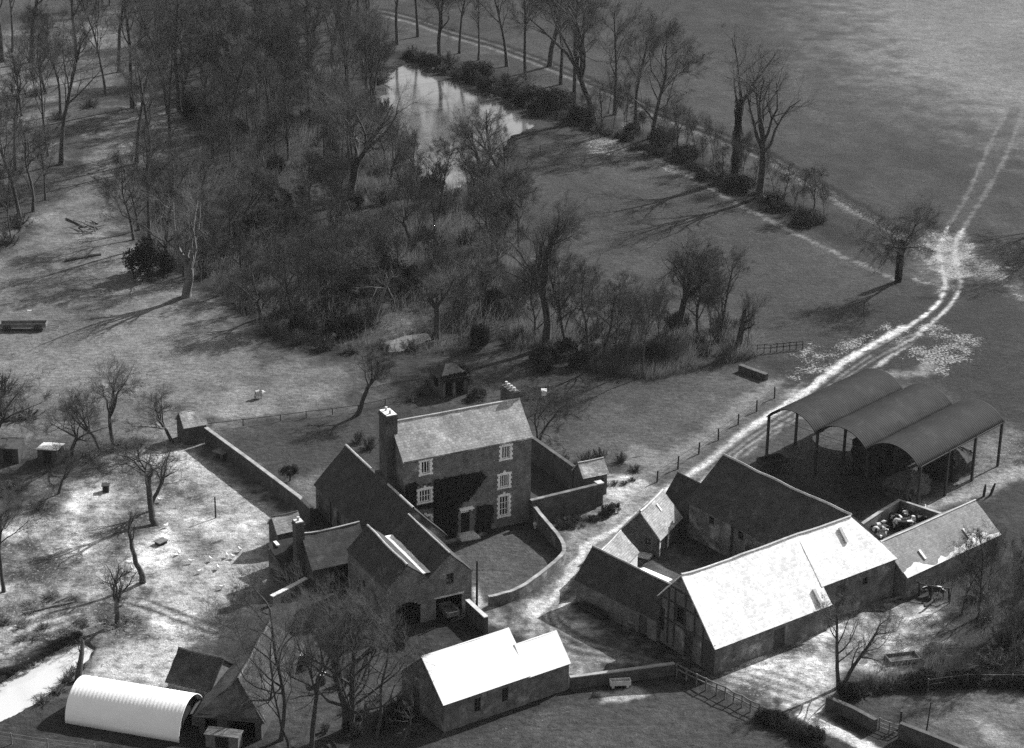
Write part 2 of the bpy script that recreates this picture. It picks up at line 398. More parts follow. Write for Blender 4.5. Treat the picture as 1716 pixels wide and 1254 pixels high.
    put(poly_mask(X, Y, [(1560,790),(1640,740),(1700,725),(1716,790),(1640,825),(1590,830)], 2, 1.5), .55, .6)
    sp(poly_mask(X, Y, [(1530,800),(1640,730),(1760,700),(1760,800),(1560,860)], 3, 1), .5)
    put(line_mask(X, Y, [(1480,628),(1540,625),(1560,612)], 2., 1, .6), .6, .8)
    put(poly_mask(X, Y, FOLD, 1.5, .8), .40+(fbm(X*.5, Y*.4, 141)-.5)*.24)
    put(poly_mask(X, Y, [(1440,885),(1510,845),(1575,868),(1490,915)], .6, .4), .42)
    put(poly_mask(X, Y, YARD, 2, 1.2), .54+np.clip((fbm(X*.35, Y*.28, 151)-.5)*1.0, -.2, .2)+(fbm(X*1.1, Y*.9, 152)-.5)*.25)
    put(poly_mask(X, Y, CHALK, 2, 1.2), .68+(fbm(X*.4, Y*.33, 161)-.5)*.5)
    put(poly_mask(X, Y, BARNYARD, 2, 1.5), .64+np.clip((fbm(X*.4, Y*.3, 171)-.5)*1.1, -.22, .2)+(fbm(X*1.2, Y*.9, 172)-.5)*.3)
    sp(poly_mask(X, Y, BARNYARD, 2, 1), .6); sp(poly_mask(X, Y, YARD, 2, 1), .3); sp(poly_mask(X, Y, CHALK, 2, 1), .3)
    put(poly_mask(X, Y, LAWN, .5, .2), .40+(fbm(X*.5, Y*.5, 181)-.5)*.08)
    put(line_mask(X, Y, [(735,910),(770,902),(806,894)], .9, .25, .05), .62)
    put(poly_mask(X, Y, [(790,985),(800,982),(812,1015),(795,1020)], .4, .1), .72)
    put(line_mask(X, Y, [(930,885),(970,880),(1005,882)], 1.6, .8, .5), .33, .8)
    put(line_mask(X, Y, [(1350,1198),(1400,1226),(1440,1245),(1500,1280)], 1.5, .3, .15), .82)
    for k in range(7):       # wheel marks that swing round by the gate
        o = k*4
        put(line_mask(X, Y, [(1150+o*3,1122-o*.3),(1230+o*2,1148-o),(1320+o,1175-o*1.2),(1362+o*.8,1192-o),(1378+o,1180-o),(1384+o,1160-o)], .3, .2, .25), .80 if k%2 else .42, .55)
    for k in range(6):
        o = k*7
        put(line_mask(X, Y, [(960-o,975+o*.2),(930-o*.8,1020+o*.6),(960-o*.4,1060+o),(1040,1090+o*.5),(1110,1108+o*.2)], .5, .3, .2), .68 if k%2 else .38, .7)
    # far track and the bank below it
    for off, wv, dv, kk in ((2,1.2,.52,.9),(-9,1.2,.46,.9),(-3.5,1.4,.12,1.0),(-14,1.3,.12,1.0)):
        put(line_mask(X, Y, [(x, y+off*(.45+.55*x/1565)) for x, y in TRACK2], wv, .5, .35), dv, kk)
    sp(line_mask(X, Y, [(x, y-3) for x, y in TRACK2[8:]], 3.2, 2.5, .8), .3)
    sp(line_mask(X, Y, TRACK2[-5:], 4, 2, 1), .6)
    put(line_mask(X, Y, [(1050,240),(1110,272),(1160,300),(1250,348),(1380,414),(1500,468)], .9, .5, .6), .58, .75)
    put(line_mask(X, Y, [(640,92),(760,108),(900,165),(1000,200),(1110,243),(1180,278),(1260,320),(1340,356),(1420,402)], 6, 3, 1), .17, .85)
    for q in ([(975,232),(1000,222),(1045,238),(1060,250),(1020,262),(985,258)], [(1085,278),(1110,268),(1145,285),(1130,292)], [(1040,205),(1055,205),(1058,222),(1045,220)]):
        put(poly_mask(X, Y, q, 1.2, .6), .50, .7); sp(poly_mask(X, Y, q, 1.2, .6), .75)
    # lane
    lane = line_mask(X, Y, [((a[0]+b[0])/2, (a[1]+b[1])/2) for a, b in zip(LANE_L, LANE_R)], 2.6, 1.0, .5)
    put(lane, .36, .55); sp(lane, .3)
    put(line_mask(X, Y, [(1335,668),(1295,692),(1240,728),(1180,778),(1130,815),(1060,870),(1000,920),(960,975)], 4.4, 2.2, .8), .55, .8)
    for P, k in ((LANE_L,1.0),(LANE_R,.85)):
        put(line_mask(X, Y, P[:6], .55, .35, .3), .50, .8)
        put(line_mask(X, Y, P[4:10], .62, .3, .3), .80, k); put(line_mask(X, Y, P[9:], .8, .35, .3), .78, k)
    put(line_mask(X, Y, LANE_L[9:15], 1.2, .4, .4), .80)
    for o in (5, 11, 16):
        put(line_mask(X, Y, [(x+o, y+o*1.1) for x, y in LANE_L[9:16]], .35, .3, .2), .62, .75)
        put(line_mask(X, Y, [(x+o+3, y+o*1.1+3) for x, y in LANE_L[9:16]], .35, .3, .2), .27, .75)
    put(line_mask(X, Y, [((a[0]+b[0])/2, (a[1]+b[1])/2) for a, b in zip(LANE_L[4:11], LANE_R[4:11])], .6, .3, .25), .26, .8)
    put(line_mask(X, Y, [(1592,395),(1585,440),(1594,490),(1575,518)], .4, .25, .15), .26, .8)
    J = [(1545,408),(1560,392),(1620,395),(1640,425),(1690,455),(1716,480),(1716,500),(1650,472),(1610,470),(1570,500),(1555,470)]
    put(poly_mask(X, Y, J, 2.5, 2), .62, .6); sp(poly_mask(X, Y, J, 3, 2.5)*np.clip((fbm(X*.35, Y*.3, 334)-.1)*3, 0, 1), .95)
    sp(poly_mask(X, Y, [(1320,645),(1340,590),(1420,560),(1500,535),(1480,570),(1390,625)], 3, 2.5)*np.clip((fbm(X*.35, Y*.3, 333)-.15)*3, 0, 1), .85)
    sp(poly_mask(X, Y, [(1495,565),(1560,540),(1645,570),(1640,600),(1600,625),(1510,615)], 3, 2.5)*np.clip((fbm(X*.35, Y*.3, 333)-.15)*3, 0, 1), .85)
    sp(poly_mask(X, Y, [(1640,400),(1716,410),(1716,470),(1660,450)], 3, 2), .5)
    put(poly_mask(X, Y, [(1315,650),(1345,640),(1350,665),(1325,680)], .8, .6), .72, .7)
    # verge flecks
    put(line_mask(X, Y, [(1105,812),(1170,770),(1240,715),(1300,675)], 1.0, .8, .5), .33, .6)
    for q in ([(870,440),(890,435),(895,455),(870,455)], [(625,525),(680,510),(700,560),(640,570)]):
        put(poly_mask(X, Y, q, 1.2, 1), .52, .6); sp(poly_mask(X, Y, q, 1.5, 1), .5)
    put(poly_mask(X, Y, [(1060,740),(1100,760),(1080,790),(1040,775)], 1, .8), .6, .6)
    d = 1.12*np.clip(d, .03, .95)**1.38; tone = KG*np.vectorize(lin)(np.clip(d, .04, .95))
    Z = ground_z(X, Y)
    wet = np.maximum(np.maximum(poly_mask(X, Y, POND, 2, .6), poly_mask(X, Y, POOL, 1.2, .5)), poly_mask(X, Y, MOAT, .8, .25))
    Z = Z-wet*1.1
    tone = tone*(1-.6*wet)
    rough = np.where((Y > 110) & (Y < 545), 1., 0.)
    Z = Z+(fbm(X*.9, Y*.9, 201, 3)-.5)*.10*rough
    # classes of ground
    F = (np.arange(nr-1)[:,None]*nc+np.arange(nc-1)[None,:]).ravel()
    quads = np.stack([F, F+1, F+nc+1, F+nc], 1)
    fx = X[quads].mean(1); fy = Y[quads].mean(1)
    cls = np.zeros(len(quads), int)
    names = ['ground','field','woodland_floor','orchard_ground','farmyard','lawn','lane','cart_track']
    def setc(px, k):
        P = W2(px); b = (fx > P[:,0].min()) & (fx < P[:,0].max()) & (fy > P[:,1].min()) & (fy < P[:,1].max())
        i = np.where(b)[0]; i = i[inside(fx[i], fy[i], P)]; cls[i] = k
    setc(UPFIELD, 1); setc(WOOD, 2); setc(ORCHARD, 3)
    for q in (YARD, BARNYARD, FOLD): setc(q, 4)
    setc(LAWN, 5)
    def setl(px, w, k):
        P = smooth(W2(px)); i = np.where((fx > P[:,0].min()-w) & (fx < P[:,0].max()+w) & (fy > P[:,1].min()-w) & (fy < P[:,1].max()+w))[0]
        i = i[seg_dist(fx[i], fy[i], P, False) < w/2]; cls[i] = k
    setl([(a, b-5) for a, b in TRACK2], 3.4, 7)
    setl([((a[0]+b[0])/2, (a[1]+b[1])/2) for a, b in zip(LANE_L, LANE_R)], 4.2, 6)
    # material
    mt = bpy.data.materials.new('turf_chalk_and_mud'); mt.use_nodes = True; N = mt.node_tree.nodes; L = mt.node_tree.links
    bs = N['Principled BSDF']; bs.inputs['Roughness'].default_value = .95; bs.inputs['Specular IOR Level'].default_value = .12
    at = N.new('ShaderNodeAttribute'); at.attribute_name = 'tone'; as_ = N.new('ShaderNodeAttribute'); as_.attribute_name = 'fleck'
    ge = N.new('ShaderNodeNewGeometry')
    def noise(sc, det, rg=.6, off=0, sx=1., sy=1.):
        mp = N.new('ShaderNodeMapping'); L.new(ge.outputs['Position'], mp.inputs[0]); mp.inputs['Location'].default_value = (off, off*2, 0); mp.inputs['Scale'].default_value = (sx, sy, 1)
        n = N.new('ShaderNodeTexNoise'); n.inputs['Scale'].default_value = sc; n.inputs['Detail'].default_value = det; n.inputs['Roughness'].default_value = rg
        L.new(mp.outputs[0], n.inputs['Vector']); return n.outputs['Fac']
    def mr(x, a, b, c0, c1):
        n = N.new('ShaderNodeMapRange'); L.new(x, n.inputs[0])
        for i, q in enumerate((a,b,c0,c1)): n.inputs[i+1].default_value = q
        return n.outputs[0]
    def op(o, x, y):
        n = N.new('ShaderNodeMath'); n.operation = o
        for i, q in enumerate((x,y)):
            if isinstance(q, (int,float)): n.inputs[i].default_value = q
            else: L.new(q, n.inputs[i])
        return n.outputs[0]
    n1 = noise(.35, 4); n2 = noise(1.7, 6, .7, 9); n3 = noise(6.5, 5, .7, 21)
    v = op('MULTIPLY', op('MULTIPLY', mr(n1, .3, .7, .76, 1.24), mr(n2, .28, .72, .50, 1.52)), mr(n3, .25, .75, .52, 1.5))
    n6 = noise(1.0, 5, .7, 5, .55, 2.2)
    v = op('MULTIPLY', v, mr(n6, .3, .7, .72, 1.28))
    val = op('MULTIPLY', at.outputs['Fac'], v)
    n4 = noise(3.4, 6, .75, 40)
    k = mr(op('SUBTRACT', n4, op('SUBTRACT', .70, op('MULTIPLY', as_.outputs['Fac'], .27))), 0, .10, 0, 1)
    k = op('MULTIPLY', k, mr(as_.outputs['Fac'], .05, .3, 0, .9))
    n5 = noise(1.1, 7, .75, 77)
    kd = op('MULTIPLY', mr(n5, .50, .60, 0, 1), mr(as_.outputs['Fac'], .05, .5, 0, .75))      # tufts of turf left on the worn ground
    val = op('MULTIPLY', val, op('SUBTRACT', 1, op('MULTIPLY', kd, .62)))
    mx = N.new('ShaderNodeMix'); mx.data_type = 'FLOAT'; L.new(k, mx.inputs[0]); L.new(val, mx.inputs[2]); mx.inputs[3].default_value = KG*lin(.72)
    L.new(mx.outputs[0], bs.inputs['Base Color'])
    bp = N.new('ShaderNodeBump'); bp.inputs['Strength'].default_value = .9; bp.inputs['Distance'].default_value = .22
    L.new(op('ADD', n2, op('MULTIPLY', n3, .5)), bp.inputs['Height']); L.new(bp.outputs[0], bs.inputs['Normal'])
    co = np.stack([X, Y, Z], 1).astype(np.float32)
    for c, nm in enumerate(names):
        q = quads[cls == c]
        if not len(q): continue
        u, inv = np.unique(q.ravel(), return_inverse=True)
        me = bpy.data.meshes.new(nm); nf = len(q)
        me.vertices.add(len(u)); me.vertices.foreach_set('co', co[u].ravel())
        me.loops.add(nf*4); me.loops.foreach_set('vertex_index', inv.astype(np.int32).ravel())
        me.polygons.add(nf); me.polygons.foreach_set('loop_start', np.arange(0, nf*4, 4, dtype=np.int32))
        me.polygons.foreach_set('use_smooth', np.ones(nf, bool))
        me.update(calc_edges=True)
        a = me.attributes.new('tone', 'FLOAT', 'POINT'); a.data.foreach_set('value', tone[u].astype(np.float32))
        a = me.attributes.new('fleck', 'FLOAT', 'POINT'); a.data.foreach_set('value', spk[u].astype(np.float32))
        me.materials.append(mt)
        o = bpy.data.objects.new(nm, me); link(o); o['kind'] = 'structure'
make_ground()

# water sheets
def water(name, px, z, pale, rough, refl):
    mt = bpy.data.materials.new(name); mt.use_nodes = True; N = mt.node_tree.nodes; L = mt.node_tree.links
    bs = N['Principled BSDF']; bs.inputs['Base Color'].default_value = (pale,)*3+(1,); bs.inputs['Roughness'].default_value = rough
    bs.inputs['IOR'].default_value = 1.33 if refl < .5 else 2.3; bs.inputs['Specular IOR Level'].default_value = .5
    n = N.new('ShaderNodeTexNoise'); n.inputs['Scale'].default_value = 1.5; n.inputs['Detail'].default_value = 3
    tc = N.new('ShaderNodeTexCoord'); L.new(tc.outputs['Object'], n.inputs['Vector'])
    bp = N.new('ShaderNodeBump'); bp.inputs['Strength'].default_value = .06; bp.inputs['Distance'].default_value = .05
    L.new(n.outputs['Fac'], bp.inputs['Height']); L.new(bp.outputs[0], bs.inputs['Normal'])
    P = W2(px); c = P.mean(0); P = c+(P-c)*1.12
    mb = MB(); mb.quad(*[(p[0], p[1], z) for p in P]); o = mb.build(name, mt); o['kind'] = 'structure'
water('pond', POND, -.30, .07, .10, 1.0)
water('pool', POOL, -.30, .12, .10, 1.0)
water('moat', MOAT, -.30, .5, .10, 1.0)  # pale base colour stands in for bright sky mirrored in the water
# ---------------------------------------------------------------- buildings
SIDES = {'v0': lambda L,W: ((0,0),(1,0),(0,-1)), 'v1': lambda L,W: ((0,W),(1,0),(0,1)),
         'u0': lambda L,W: ((0,0),(0,1),(-1,0)), 'u1': lambda L,W: ((L,0),(0,1),(1,0))}
class Side:
    """a wall face of a building: a runs along it, d points out of it"""
    def __init__(s, L, W, side, off=(0,0)):
        o,t,n = SIDES[side](L,W); s.o = (o[0]+off[0], o[1]+off[1]); s.t = t; s.n = n
    def p(s, a, z, d=0): return (s.o[0]+s.t[0]*a+s.n[0]*d, s.o[1]+s.t[1]*a+s.n[1]*d, z)
    def box(s, mb, a0, a1, z0, z1, d0, d1):
        q = [s.p(a,z,d) for z in (z0,z1) for a,d in ((a0,d0),(a1,d0),(a1,d1),(a0,d1))]
        n = len(mb.v); mb.v += q
        for f in ((0,3,2,1),(4,5,6,7),(0,1,5,4),(1,2,6,5),(2,3,7,6),(3,0,4,7)): mb.f.append(tuple(n+i for i in f))
def strip_wall(mb, sd, length, top, breaks, ops, z0=-.4, depth=.22):
    bs = sorted(set([0,length]+[b for b in breaks if 0 < b < length]+[e for o in ops for e in (o[0],o[1])]))
    flip = (sd.t[0]*sd.n[1]-sd.t[1]*sd.n[0]) > 0
    def q(*p): mb.quad(*(p[::-1] if flip else p))
    for a, b in zip(bs, bs[1:]):
        if b-a < 1e-4: continue
        mid = (a+b)/2; zs = z0
        for o in sorted([o for o in ops if o[0] <= mid <= o[1]], key=lambda o: o[2]):
            if o[2] > zs+1e-4: q(sd.p(a,zs), sd.p(b,zs), sd.p(b,o[2]), sd.p(a,o[2]))
            zs = o[3]
        q(sd.p(a,zs), sd.p(b,zs), sd.p(b,top(b)), sd.p(a,top(a)))
    for a,b,c,d in [o[:4] for o in ops]:
        q(sd.p(a,c), sd.p(a,c,-depth), sd.p(a,d,-depth), sd.p(a,d)); q(sd.p(b,c,-depth), sd.p(b,c), sd.p(b,d), sd.p(b,d,-depth))
        q(sd.p(a,d), sd.p(a,d,-depth), sd.p(b,d,-depth), sd.p(b,d)); q(sd.p(a,c,-depth), sd.p(a,c), sd.p(b,c), sd.p(b,c,-depth))
def shell(root, L, W, h0, h1, hr, rf=.5, hip0=0, hip1=0, oh=.22, og=.15, roof='tile_dark', wall='brick', ops={}, ridge='ridge_tile',
          off=(0,0), th=.1, jit=.025, sag=.06, sides=('v0','v1','u0','u1'), seed=1, roof_label=None, ridge_r=.11):
    """walls (with real openings) and a ridged roof in the frame of root"""
    x0, y0 = off; rv = W*rf
    mb = MB()
    def gtop(hip):
        def f(a):
            if hip: return h0+(h1-h0)*a/W
            return h0+(hr-h0)*a/rv if a <= rv else hr+(h1-hr)*(a-rv)/(W-rv)
        return f
    if 'v0' in sides: strip_wall(mb, Side(L,W,'v0',off), L, lambda a: h0, [], ops.get('v0',[]))
    if 'v1' in sides: strip_wall(mb, Side(L,W,'v1',off), L, lambda a: h1, [], ops.get('v1',[]))
    if 'u0' in sides: strip_wall(mb, Side(L,W,'u0',off), W, gtop(hip0), [rv], ops.get('u0',[]))
    if 'u1' in sides: strip_wall(mb, Side(L,W,'u1',off), W, gtop(hip1), [rv], ops.get('u1',[]))
    wl = mb.build('wall', M[wall], root)
    s0 = (hr-h0)/rv; s1 = (hr-h1)/(W-rv)
    l0 = -og if not hip0 else -oh*.7; l1 = L+og if not hip1 else L+oh*.7
    rb = MB(); e0 = h0-oh*s0; e1 = h1-oh*s1; lift = .06
    P = lambda u,v,z: (x0+u, y0+v, z+lift)
    r0 = hip0 if hip0 else l0; r1 = L-hip1 if hip1 else l1
    nu = max(4, int(L/1.0))
    rb.slab(P(l0,-oh,e0), P(l1,-oh,e0), P(r1,rv,hr), P(r0,rv,hr), nu, 5, th, jit, seed)
    rb.slab(P(l1,W+oh,e1), P(l0,W+oh,e1), P(r0,rv,hr), P(r1,rv,hr), nu, 5, th, jit, seed+1)
    if hip0: rb.slab(P(l0,W+oh,e1), P(l0,-oh,e0), P(r0,rv+.01,hr), P(r0,rv-.01,hr), 4, 4, th, jit, seed+2)
    if hip1: rb.slab(P(l1,-oh,e0), P(l1,W+oh,e1), P(r1,rv-.01,hr), P(r1,rv+.01,hr), 4, 4, th, jit, seed+3)
    if sag:
        rg = random.Random(seed); k = [rg.uniform(-sag,sag) for _ in range(40)]
        for i, (a,b,c) in enumerate(rb.v):
            t = (a-x0)/2.2; j = int(math.floor(t)) % 39; f = t-math.floor(t)
            wv = k[j]*(1-f)+k[j+1]*f-sag*1.2*math.sin(math.pi*min(1,max(0,(a-x0)/L)))
            rb.v[i] = (a,b,c+wv*min(1,max(0,(c-min(e0,e1))/(hr-min(e0,e1)))))
    ro = rb.build('roof', M[roof], root, label=roof_label)
    if ridge:
        g = MB(); n = int(max(4,(r1-r0)/.9)); rg = random.Random(seed); k = [rg.uniform(-sag,sag) for _ in range(40)]
        pts = []
        for i in range(n+1):
            a = r0+(r1-r0)*i/n; t = a/2.2; j = int(math.floor(t)) % 39; f = t-math.floor(t)
            z = hr+(k[j]*(1-f)+k[j+1]*f-sag*1.2*math.sin(math.pi*min(1,max(0,a/L))) if sag else 0)
            pts.append((x0+a, y0+rv, z+lift+.03))
        g.tube(pts, [ridge_r]*len(pts), 6); g.build('ridge', M[ridge], ro)
    return wl, ro
def panel(root, sd, a0, a1, z0, z1, d=-.16, m='dark', name='door', th=.04):
    mb = MB(); sd.box(mb, a0, a1, z0, z1, d-th, d); return mb.build(name, M[m], root)
def leaf_door(root, sd, a0, a1, z0, z1, m='timber', d=-.12):
    o = panel(root, sd, a0, a1, z0, z1, d, m, 'door')
    mb = MB(); sd.box(mb, a1-.2, a1-.14, (z0+z1)/2-.08, (z0+z1)/2+.08, d, d+.05); mb.build('handle', M['iron'], o)
    return o
def window(root, sd, a0, a1, z0, z1, nx=3, ny=3, quoin=True, arch=True, frame='paint_white', d=-.10):
    f = MB(); t = .07
    sd.box(f, a0, a1, z0, z0+t, d-.05, d+.02); sd.box(f, a0, a1, z1-t, z1, d-.05, d+.02)
    sd.box(f, a0, a0+t, z0+t, z1-t, d-.05, d+.02); sd.box(f, a1-t, a1, z0+t, z1-t, d-.05, d+.02)
    for i in range(1,nx): a = a0+(a1-a0)*i/nx; sd.box(f, a-.03, a+.03, z0+t, z1-t, d-.04, d+.01)
    for i in range(1,ny): z = z0+(z1-z0)*i/ny; sd.box(f, a0+t, a1-t, z-.02, z+.02, d-.039, d+.009)
    w = f.build('window', M[frame], root)
    g = MB()
    sd.box(g, a0+.02, a1-.02, z0+.02, z1-.02, d-.09, d-.06); g.build('glass', M['glass'], w)
    if quoin:
        q = MB(); n = max(4, int((z1-z0+.5)/.24)); zz0 = z0-.2; zz1 = z1+.2; st = (zz1-zz0)/n
        for i in range(n):
            e = .30 if i%2 == 0 else .20
            for s_, (b0, b1) in ((0,(a0-e,a0-.002)),(1,(a1+.002,a1+e))):
                sd.box(q, b0, b1, zz0+st*i+.006, zz0+st*(i+1)-.006, -.05, .035)
        sd.box(q, a0+.002, a1-.002, z1+.002, z1+.24, -.05, .03); sd.box(q, a0-.06, a1+.06, z0-.14, z0-.002, -.04, .07)
        if arch: sd.box(q, (a0+a1)/2-.12, (a0+a1)/2+.12, z1+.244, z1+.42, -.05, .05)
        q.build('surround', M['whitewash'], w)
    return w

FA = R(27.49)
def loc(u, v, o=(-9.67,167.7), a=FA): return (o[0]+u*math.cos(a)-v*math.sin(a), o[1]+u*math.sin(a)+v*math.cos(a), 0)

# --- farmhouse
fh = empty('farmhouse', 'three-storey brick farmhouse with white quoined windows and ivy on its front', 'farmhouse', loc(0,0), FA)
FL, FW = 13.05, 5.57
wins = [(1.74,2.58,7.10,8.30,3,1,False),(9.95,10.79,7.0,8.22,3,1,False),(9.78,10.7,4.10,5.35,4,1,True),(1.52,2.62,4.25,5.45,4,2,True),(9.78,10.68,1.15,3.15,3,3,True),(1.55,2.62,1.15,2.7,4,2,True)]
shell(fh, FL, FW, 8.67, 8.67, 11.46, oh=.15, og=.12, roof='tile_house', wall='brick', sag=.03, ridge='stone', ridge_r=.09,
      ops={'v0': [w_[:4] for w_ in wins]+[(5.75,6.65,.25,2.6)], 'v1': [(3,4,4.2,5.4),(8,9,4.2,5.4)], 'u1': [(1.8,2.7,4.2,5.4)]}, seed=3)
fs = Side(FL, FW, 'v0')
for a0,a1,z0,z1,nx,ny,ar in wins: window(fh, fs, a0, a1, z0, z1, nx, ny, True, ar)
for a0,a1 in ((3,4),(8,9)): window(fh, Side(FL,FW,'v1'), a0, a1, 4.2, 5.4, 3, 2, False)
window(fh, Side(FL,FW,'u1'), 1.8, 2.7, 4.2, 5.4, 3, 2, False)
dr = leaf_door(fh, fs, 5.75, 6.65, .25, 2.25, 'dark')
mb = MB(); fs.box(mb, 5.77, 6.63, 2.27, 2.58, -.12, -.08)
for i in range(5): fs.box(mb, 5.78+.2*i, 5.82+.2*i, 2.3, 2.56, -.08, -.05)
mb.build('fanlight', M['paint_white'], fh)
mb = MB(); fs.box(mb, 5.5, 6.9, 2.74, 2.86, 0, .45); fs.box(mb, 5.6, 5.7, 2.5, 2.74, 0, .3); fs.box(mb, 6.7, 6.8, 2.5, 2.74, 0, .3)
mb.build('door_hood', M['paint_white'], fh)
for k,(dd,z) in enumerate(((1.3,.1),(.9,.2),(.5,.3))):
    mb = MB(); fs.box(mb, 5.4-.1*(2-k), 7.0+.1*(2-k), -.2, z, 0, dd); mb.build('step', M['stone'], fh)
mb = MB(); fs.box(mb, -.02, FL+.02, 8.52, 8.66, .002, .12); mb.build('gutter', M['iron'], fh)
# stacks
def chimney(root, x0, x1, y0, y1, z0, z1, pots, m='brick_dark', cap='stone', name='chimney'):
    c = MB(); c.box(x0,x1,y0,y1,z0,z1-.35); c.box(x0-.07,x1+.07,y0-.07,y1+.07,z1-.35,z1-.2); c.box(x0-.02,x1+.02,y0-.02,y1+.02,z1-.2,z1)
    co = c.build(name, M[m], root)
    c = MB(); c.box(x0+.05,x1-.05,y0+.05,y1-.05,z1,z1+.07); c.build('capping', M[cap], co)
    for k in range(pots):
        t = (k+.5)/pots
        px, py = ((x0+x1)/2, y0+(y1-y0)*t) if (y1-y0) >= (x1-x0) else (x0+(x1-x0)*t, (y0+y1)/2)
        c = MB(); c.tube([(px,py,z1+.05),(px,py,z1+.3),(px,py,z1+.42)], [.14,.11,.13], 8); c.build('chimney_pot', M['stone'], co)
    return co
chimney(fh, -.85, .25, 1.9, 3.6, 5.6, 12.5, 2, 'brick_dark', 'whitewash')
c = MB(); c.box(-1.15, -.003, 1.5, 4.0, -.3, 6.4); c.build('chimney_breast', M['brick_dark'], fh)
chimney(fh, FL-.8, FL+.15, 2.75, 4.9, 9.3, 12.2, 4, 'brick_dark', 'brick_dark')
# ivy on the front: leaves over a real thickness of stems
def ivy(root, sd, poly, n, seed, thick=.16, size=.16, m='leaf_dark', name='ivy', holes=()):
    rg = random.Random(seed); mb = MB(); P = np.array(poly); xs = P[:,0]; zs = P[:,1]
    cnt = 0
    while cnt < n:
        a = rg.uniform(xs.min()-.1, xs.max()+.1); z = rg.uniform(zs.min()-.1, zs.max()+.1)
        if not inside(np.array([a+rg.gauss(0,.08)]), np.array([z+rg.gauss(0,.08)]), P)[0]: continue
        if any(h[0]-.08 < a < h[1]+.08 and h[2]-.08 < z < h[3]+.08 for h in holes): continue
        cnt += 1; d = .02+thick*abs(rg.gauss(0,.6)); s = size*rg.uniform(.6,1.2); r = rg.uniform(0,6.28); tl = rg.uniform(-.3,.9)
        ca,sa = math.cos(r)*s,math.sin(r)*s
        mb.quad(sd.p(a-ca,z-sa,d), sd.p(a+sa*.6,z-ca*.6,d+tl*s*.5), sd.p(a+ca,z+sa,d), sd.p(a-sa*.6,z+ca*.6,d+tl*s*.5))
    return mb.build(name, M[m], root)
ivy(fh, fs, [(.15,6.25),(1.2,6.35),(1.25,5.9),(2.95,5.95),(3.0,6.15),(5.3,6.15),(7.7,6.05),(8.25,5.6),(7.5,4.8),(6.9,4.1),(6.2,3.6),(5.6,3.4),(5.5,2.6),(5.5,.9),(4.9,0),(3.0,0),(3.0,1.2),(2.95,3.7),(1.1,3.8),(.2,4.6)], 7000, 5, holes=((1.2,2.94,4.05,5.9),(1.2,2.94,.9,3.1),(5.4,7.0,0,2.95)))
ivy(fh, fs, [(7.5,2.6),(8.9,2.5),(9.0,1.6),(8.7,0),(7.3,0),(7.4,1.4)], 800, 6, m='leaf_mid')

# --- west range behind/left of the house
wr = empty('service_wing', 'long brick service wing with a dark tiled roof running back beside the farmhouse', 'outbuilding', loc(2.24,-3.99), FA+math.pi/2)
shell(wr, 3.95, 6.40, 2.68, 2.68, 5.94, roof='tile_dark', wall='brick_pale', ridge='stone', seed=11, sides=('v0','v1','u0'), sag=.02)
shell(wr, 11.39, 4.11, 5.0, 2.68, 5.94, rf=.221, off=(3.951,2.29), roof='tile_dark', wall='brick_pale', ridge='stone', seed=12, sides=('v1','u1','v0'), og=.02, sag=.02,
      ops={'v1': [(5.2,6.2,.1,2.0)]})
leaf_door(wr, Side(11.39,4.11,'v1',(3.951,2.29)), 5.2, 6.2, .1, 2.0)
mb = MB(); mb.tube([(11.5,6.46,-.2),(11.5,6.46,2.5)], [.06,.06], 6); mb.build('downpipe', M['iron'], wr)

# --- coach house: two gables side by side
ch = empty('coach_house', 'brick coach house gable with a wide square cart doorway and one small upper window', 'outbuilding', (-3.24,155.69,0), FA+math.pi/2)
shell(ch, 8.49, 4.16, 3.95, 4.15, 6.0, roof='tile_dark', wall='brick', seed=21, ops={'u0': [(.9,3.38,-.2,1.95),(1.72,2.42,3.1,4.1)]}, ridge='stone', ridge_r=.07, og=.02, oh=.12)
s_ = Side(8.49,4.16,'u0')
window(ch, s_, 1.72, 2.42, 3.1, 4.1, 2, 2, False, frame='oak')
panel(ch, s_, .9, 3.38, -.3, 1.95, -3.2, 'dark', 'interior_shade')  # dark sheet set behind the cart doorway to paint its inner shade
mb = MB(); s_.box(mb, .75, 3.53, 1.95, 2.1, -.1, .05); mb.build('lintel', M['concrete'], ch)
c2 = empty('stable', 'brick stable gable with an arched doorway, pale lead valley and windows along its side', 'outbuilding', (-6.93,153.77,0), FA+math.pi/2)
arch = [(.68+.29*i, .68+.29*(i+1), -.2, 1.75+.5*math.sin(math.pi*(i+.5)/8)) for i in range(8)]
shell(c2, 8.39, 3.82, 4.2, 3.93, 5.79, roof='tile_dark', wall='brick', seed=22, ridge='stone', ridge_r=.09, og=.02, oh=.12,
      ops={'u0': arch, 'v1': [(1.9,2.6,1.4,2.3),(4.6,5.3,1.6,2.5),(5.6,6.4,.1,2.1)]})
s_ = Side(8.39,3.82,'u0'); panel(c2, s_, .68, 3.0, -.3, 2.3, -3.0, 'dark', 'interior_shade')  # darkness inside the arch, done as a near-black sheet
s_ = Side(8.39,3.82,'v1'); leaf_door(c2, s_, 5.6, 6.4, .1, 2.1)
for a in (1.9,4.6): window(c2, s_, a, a+.7, 1.4 if a < 3 else 1.6, 2.3 if a < 3 else 2.5, 2, 2, False, frame='oak')
mb = MB()                               # lead valley between the two roofs, its pale tone also painting the sunlit slope
for i in range(10):
    a = .2+i*.8; mb.quad((a,-.42,4.22+.3+.02*(i%3)),(a+.79,-.42,4.52+.02*((i+1)%3)),(a+.79,.34,4.55),(a,.34,4.55))
mb.build('valley', M['lime'], c2)

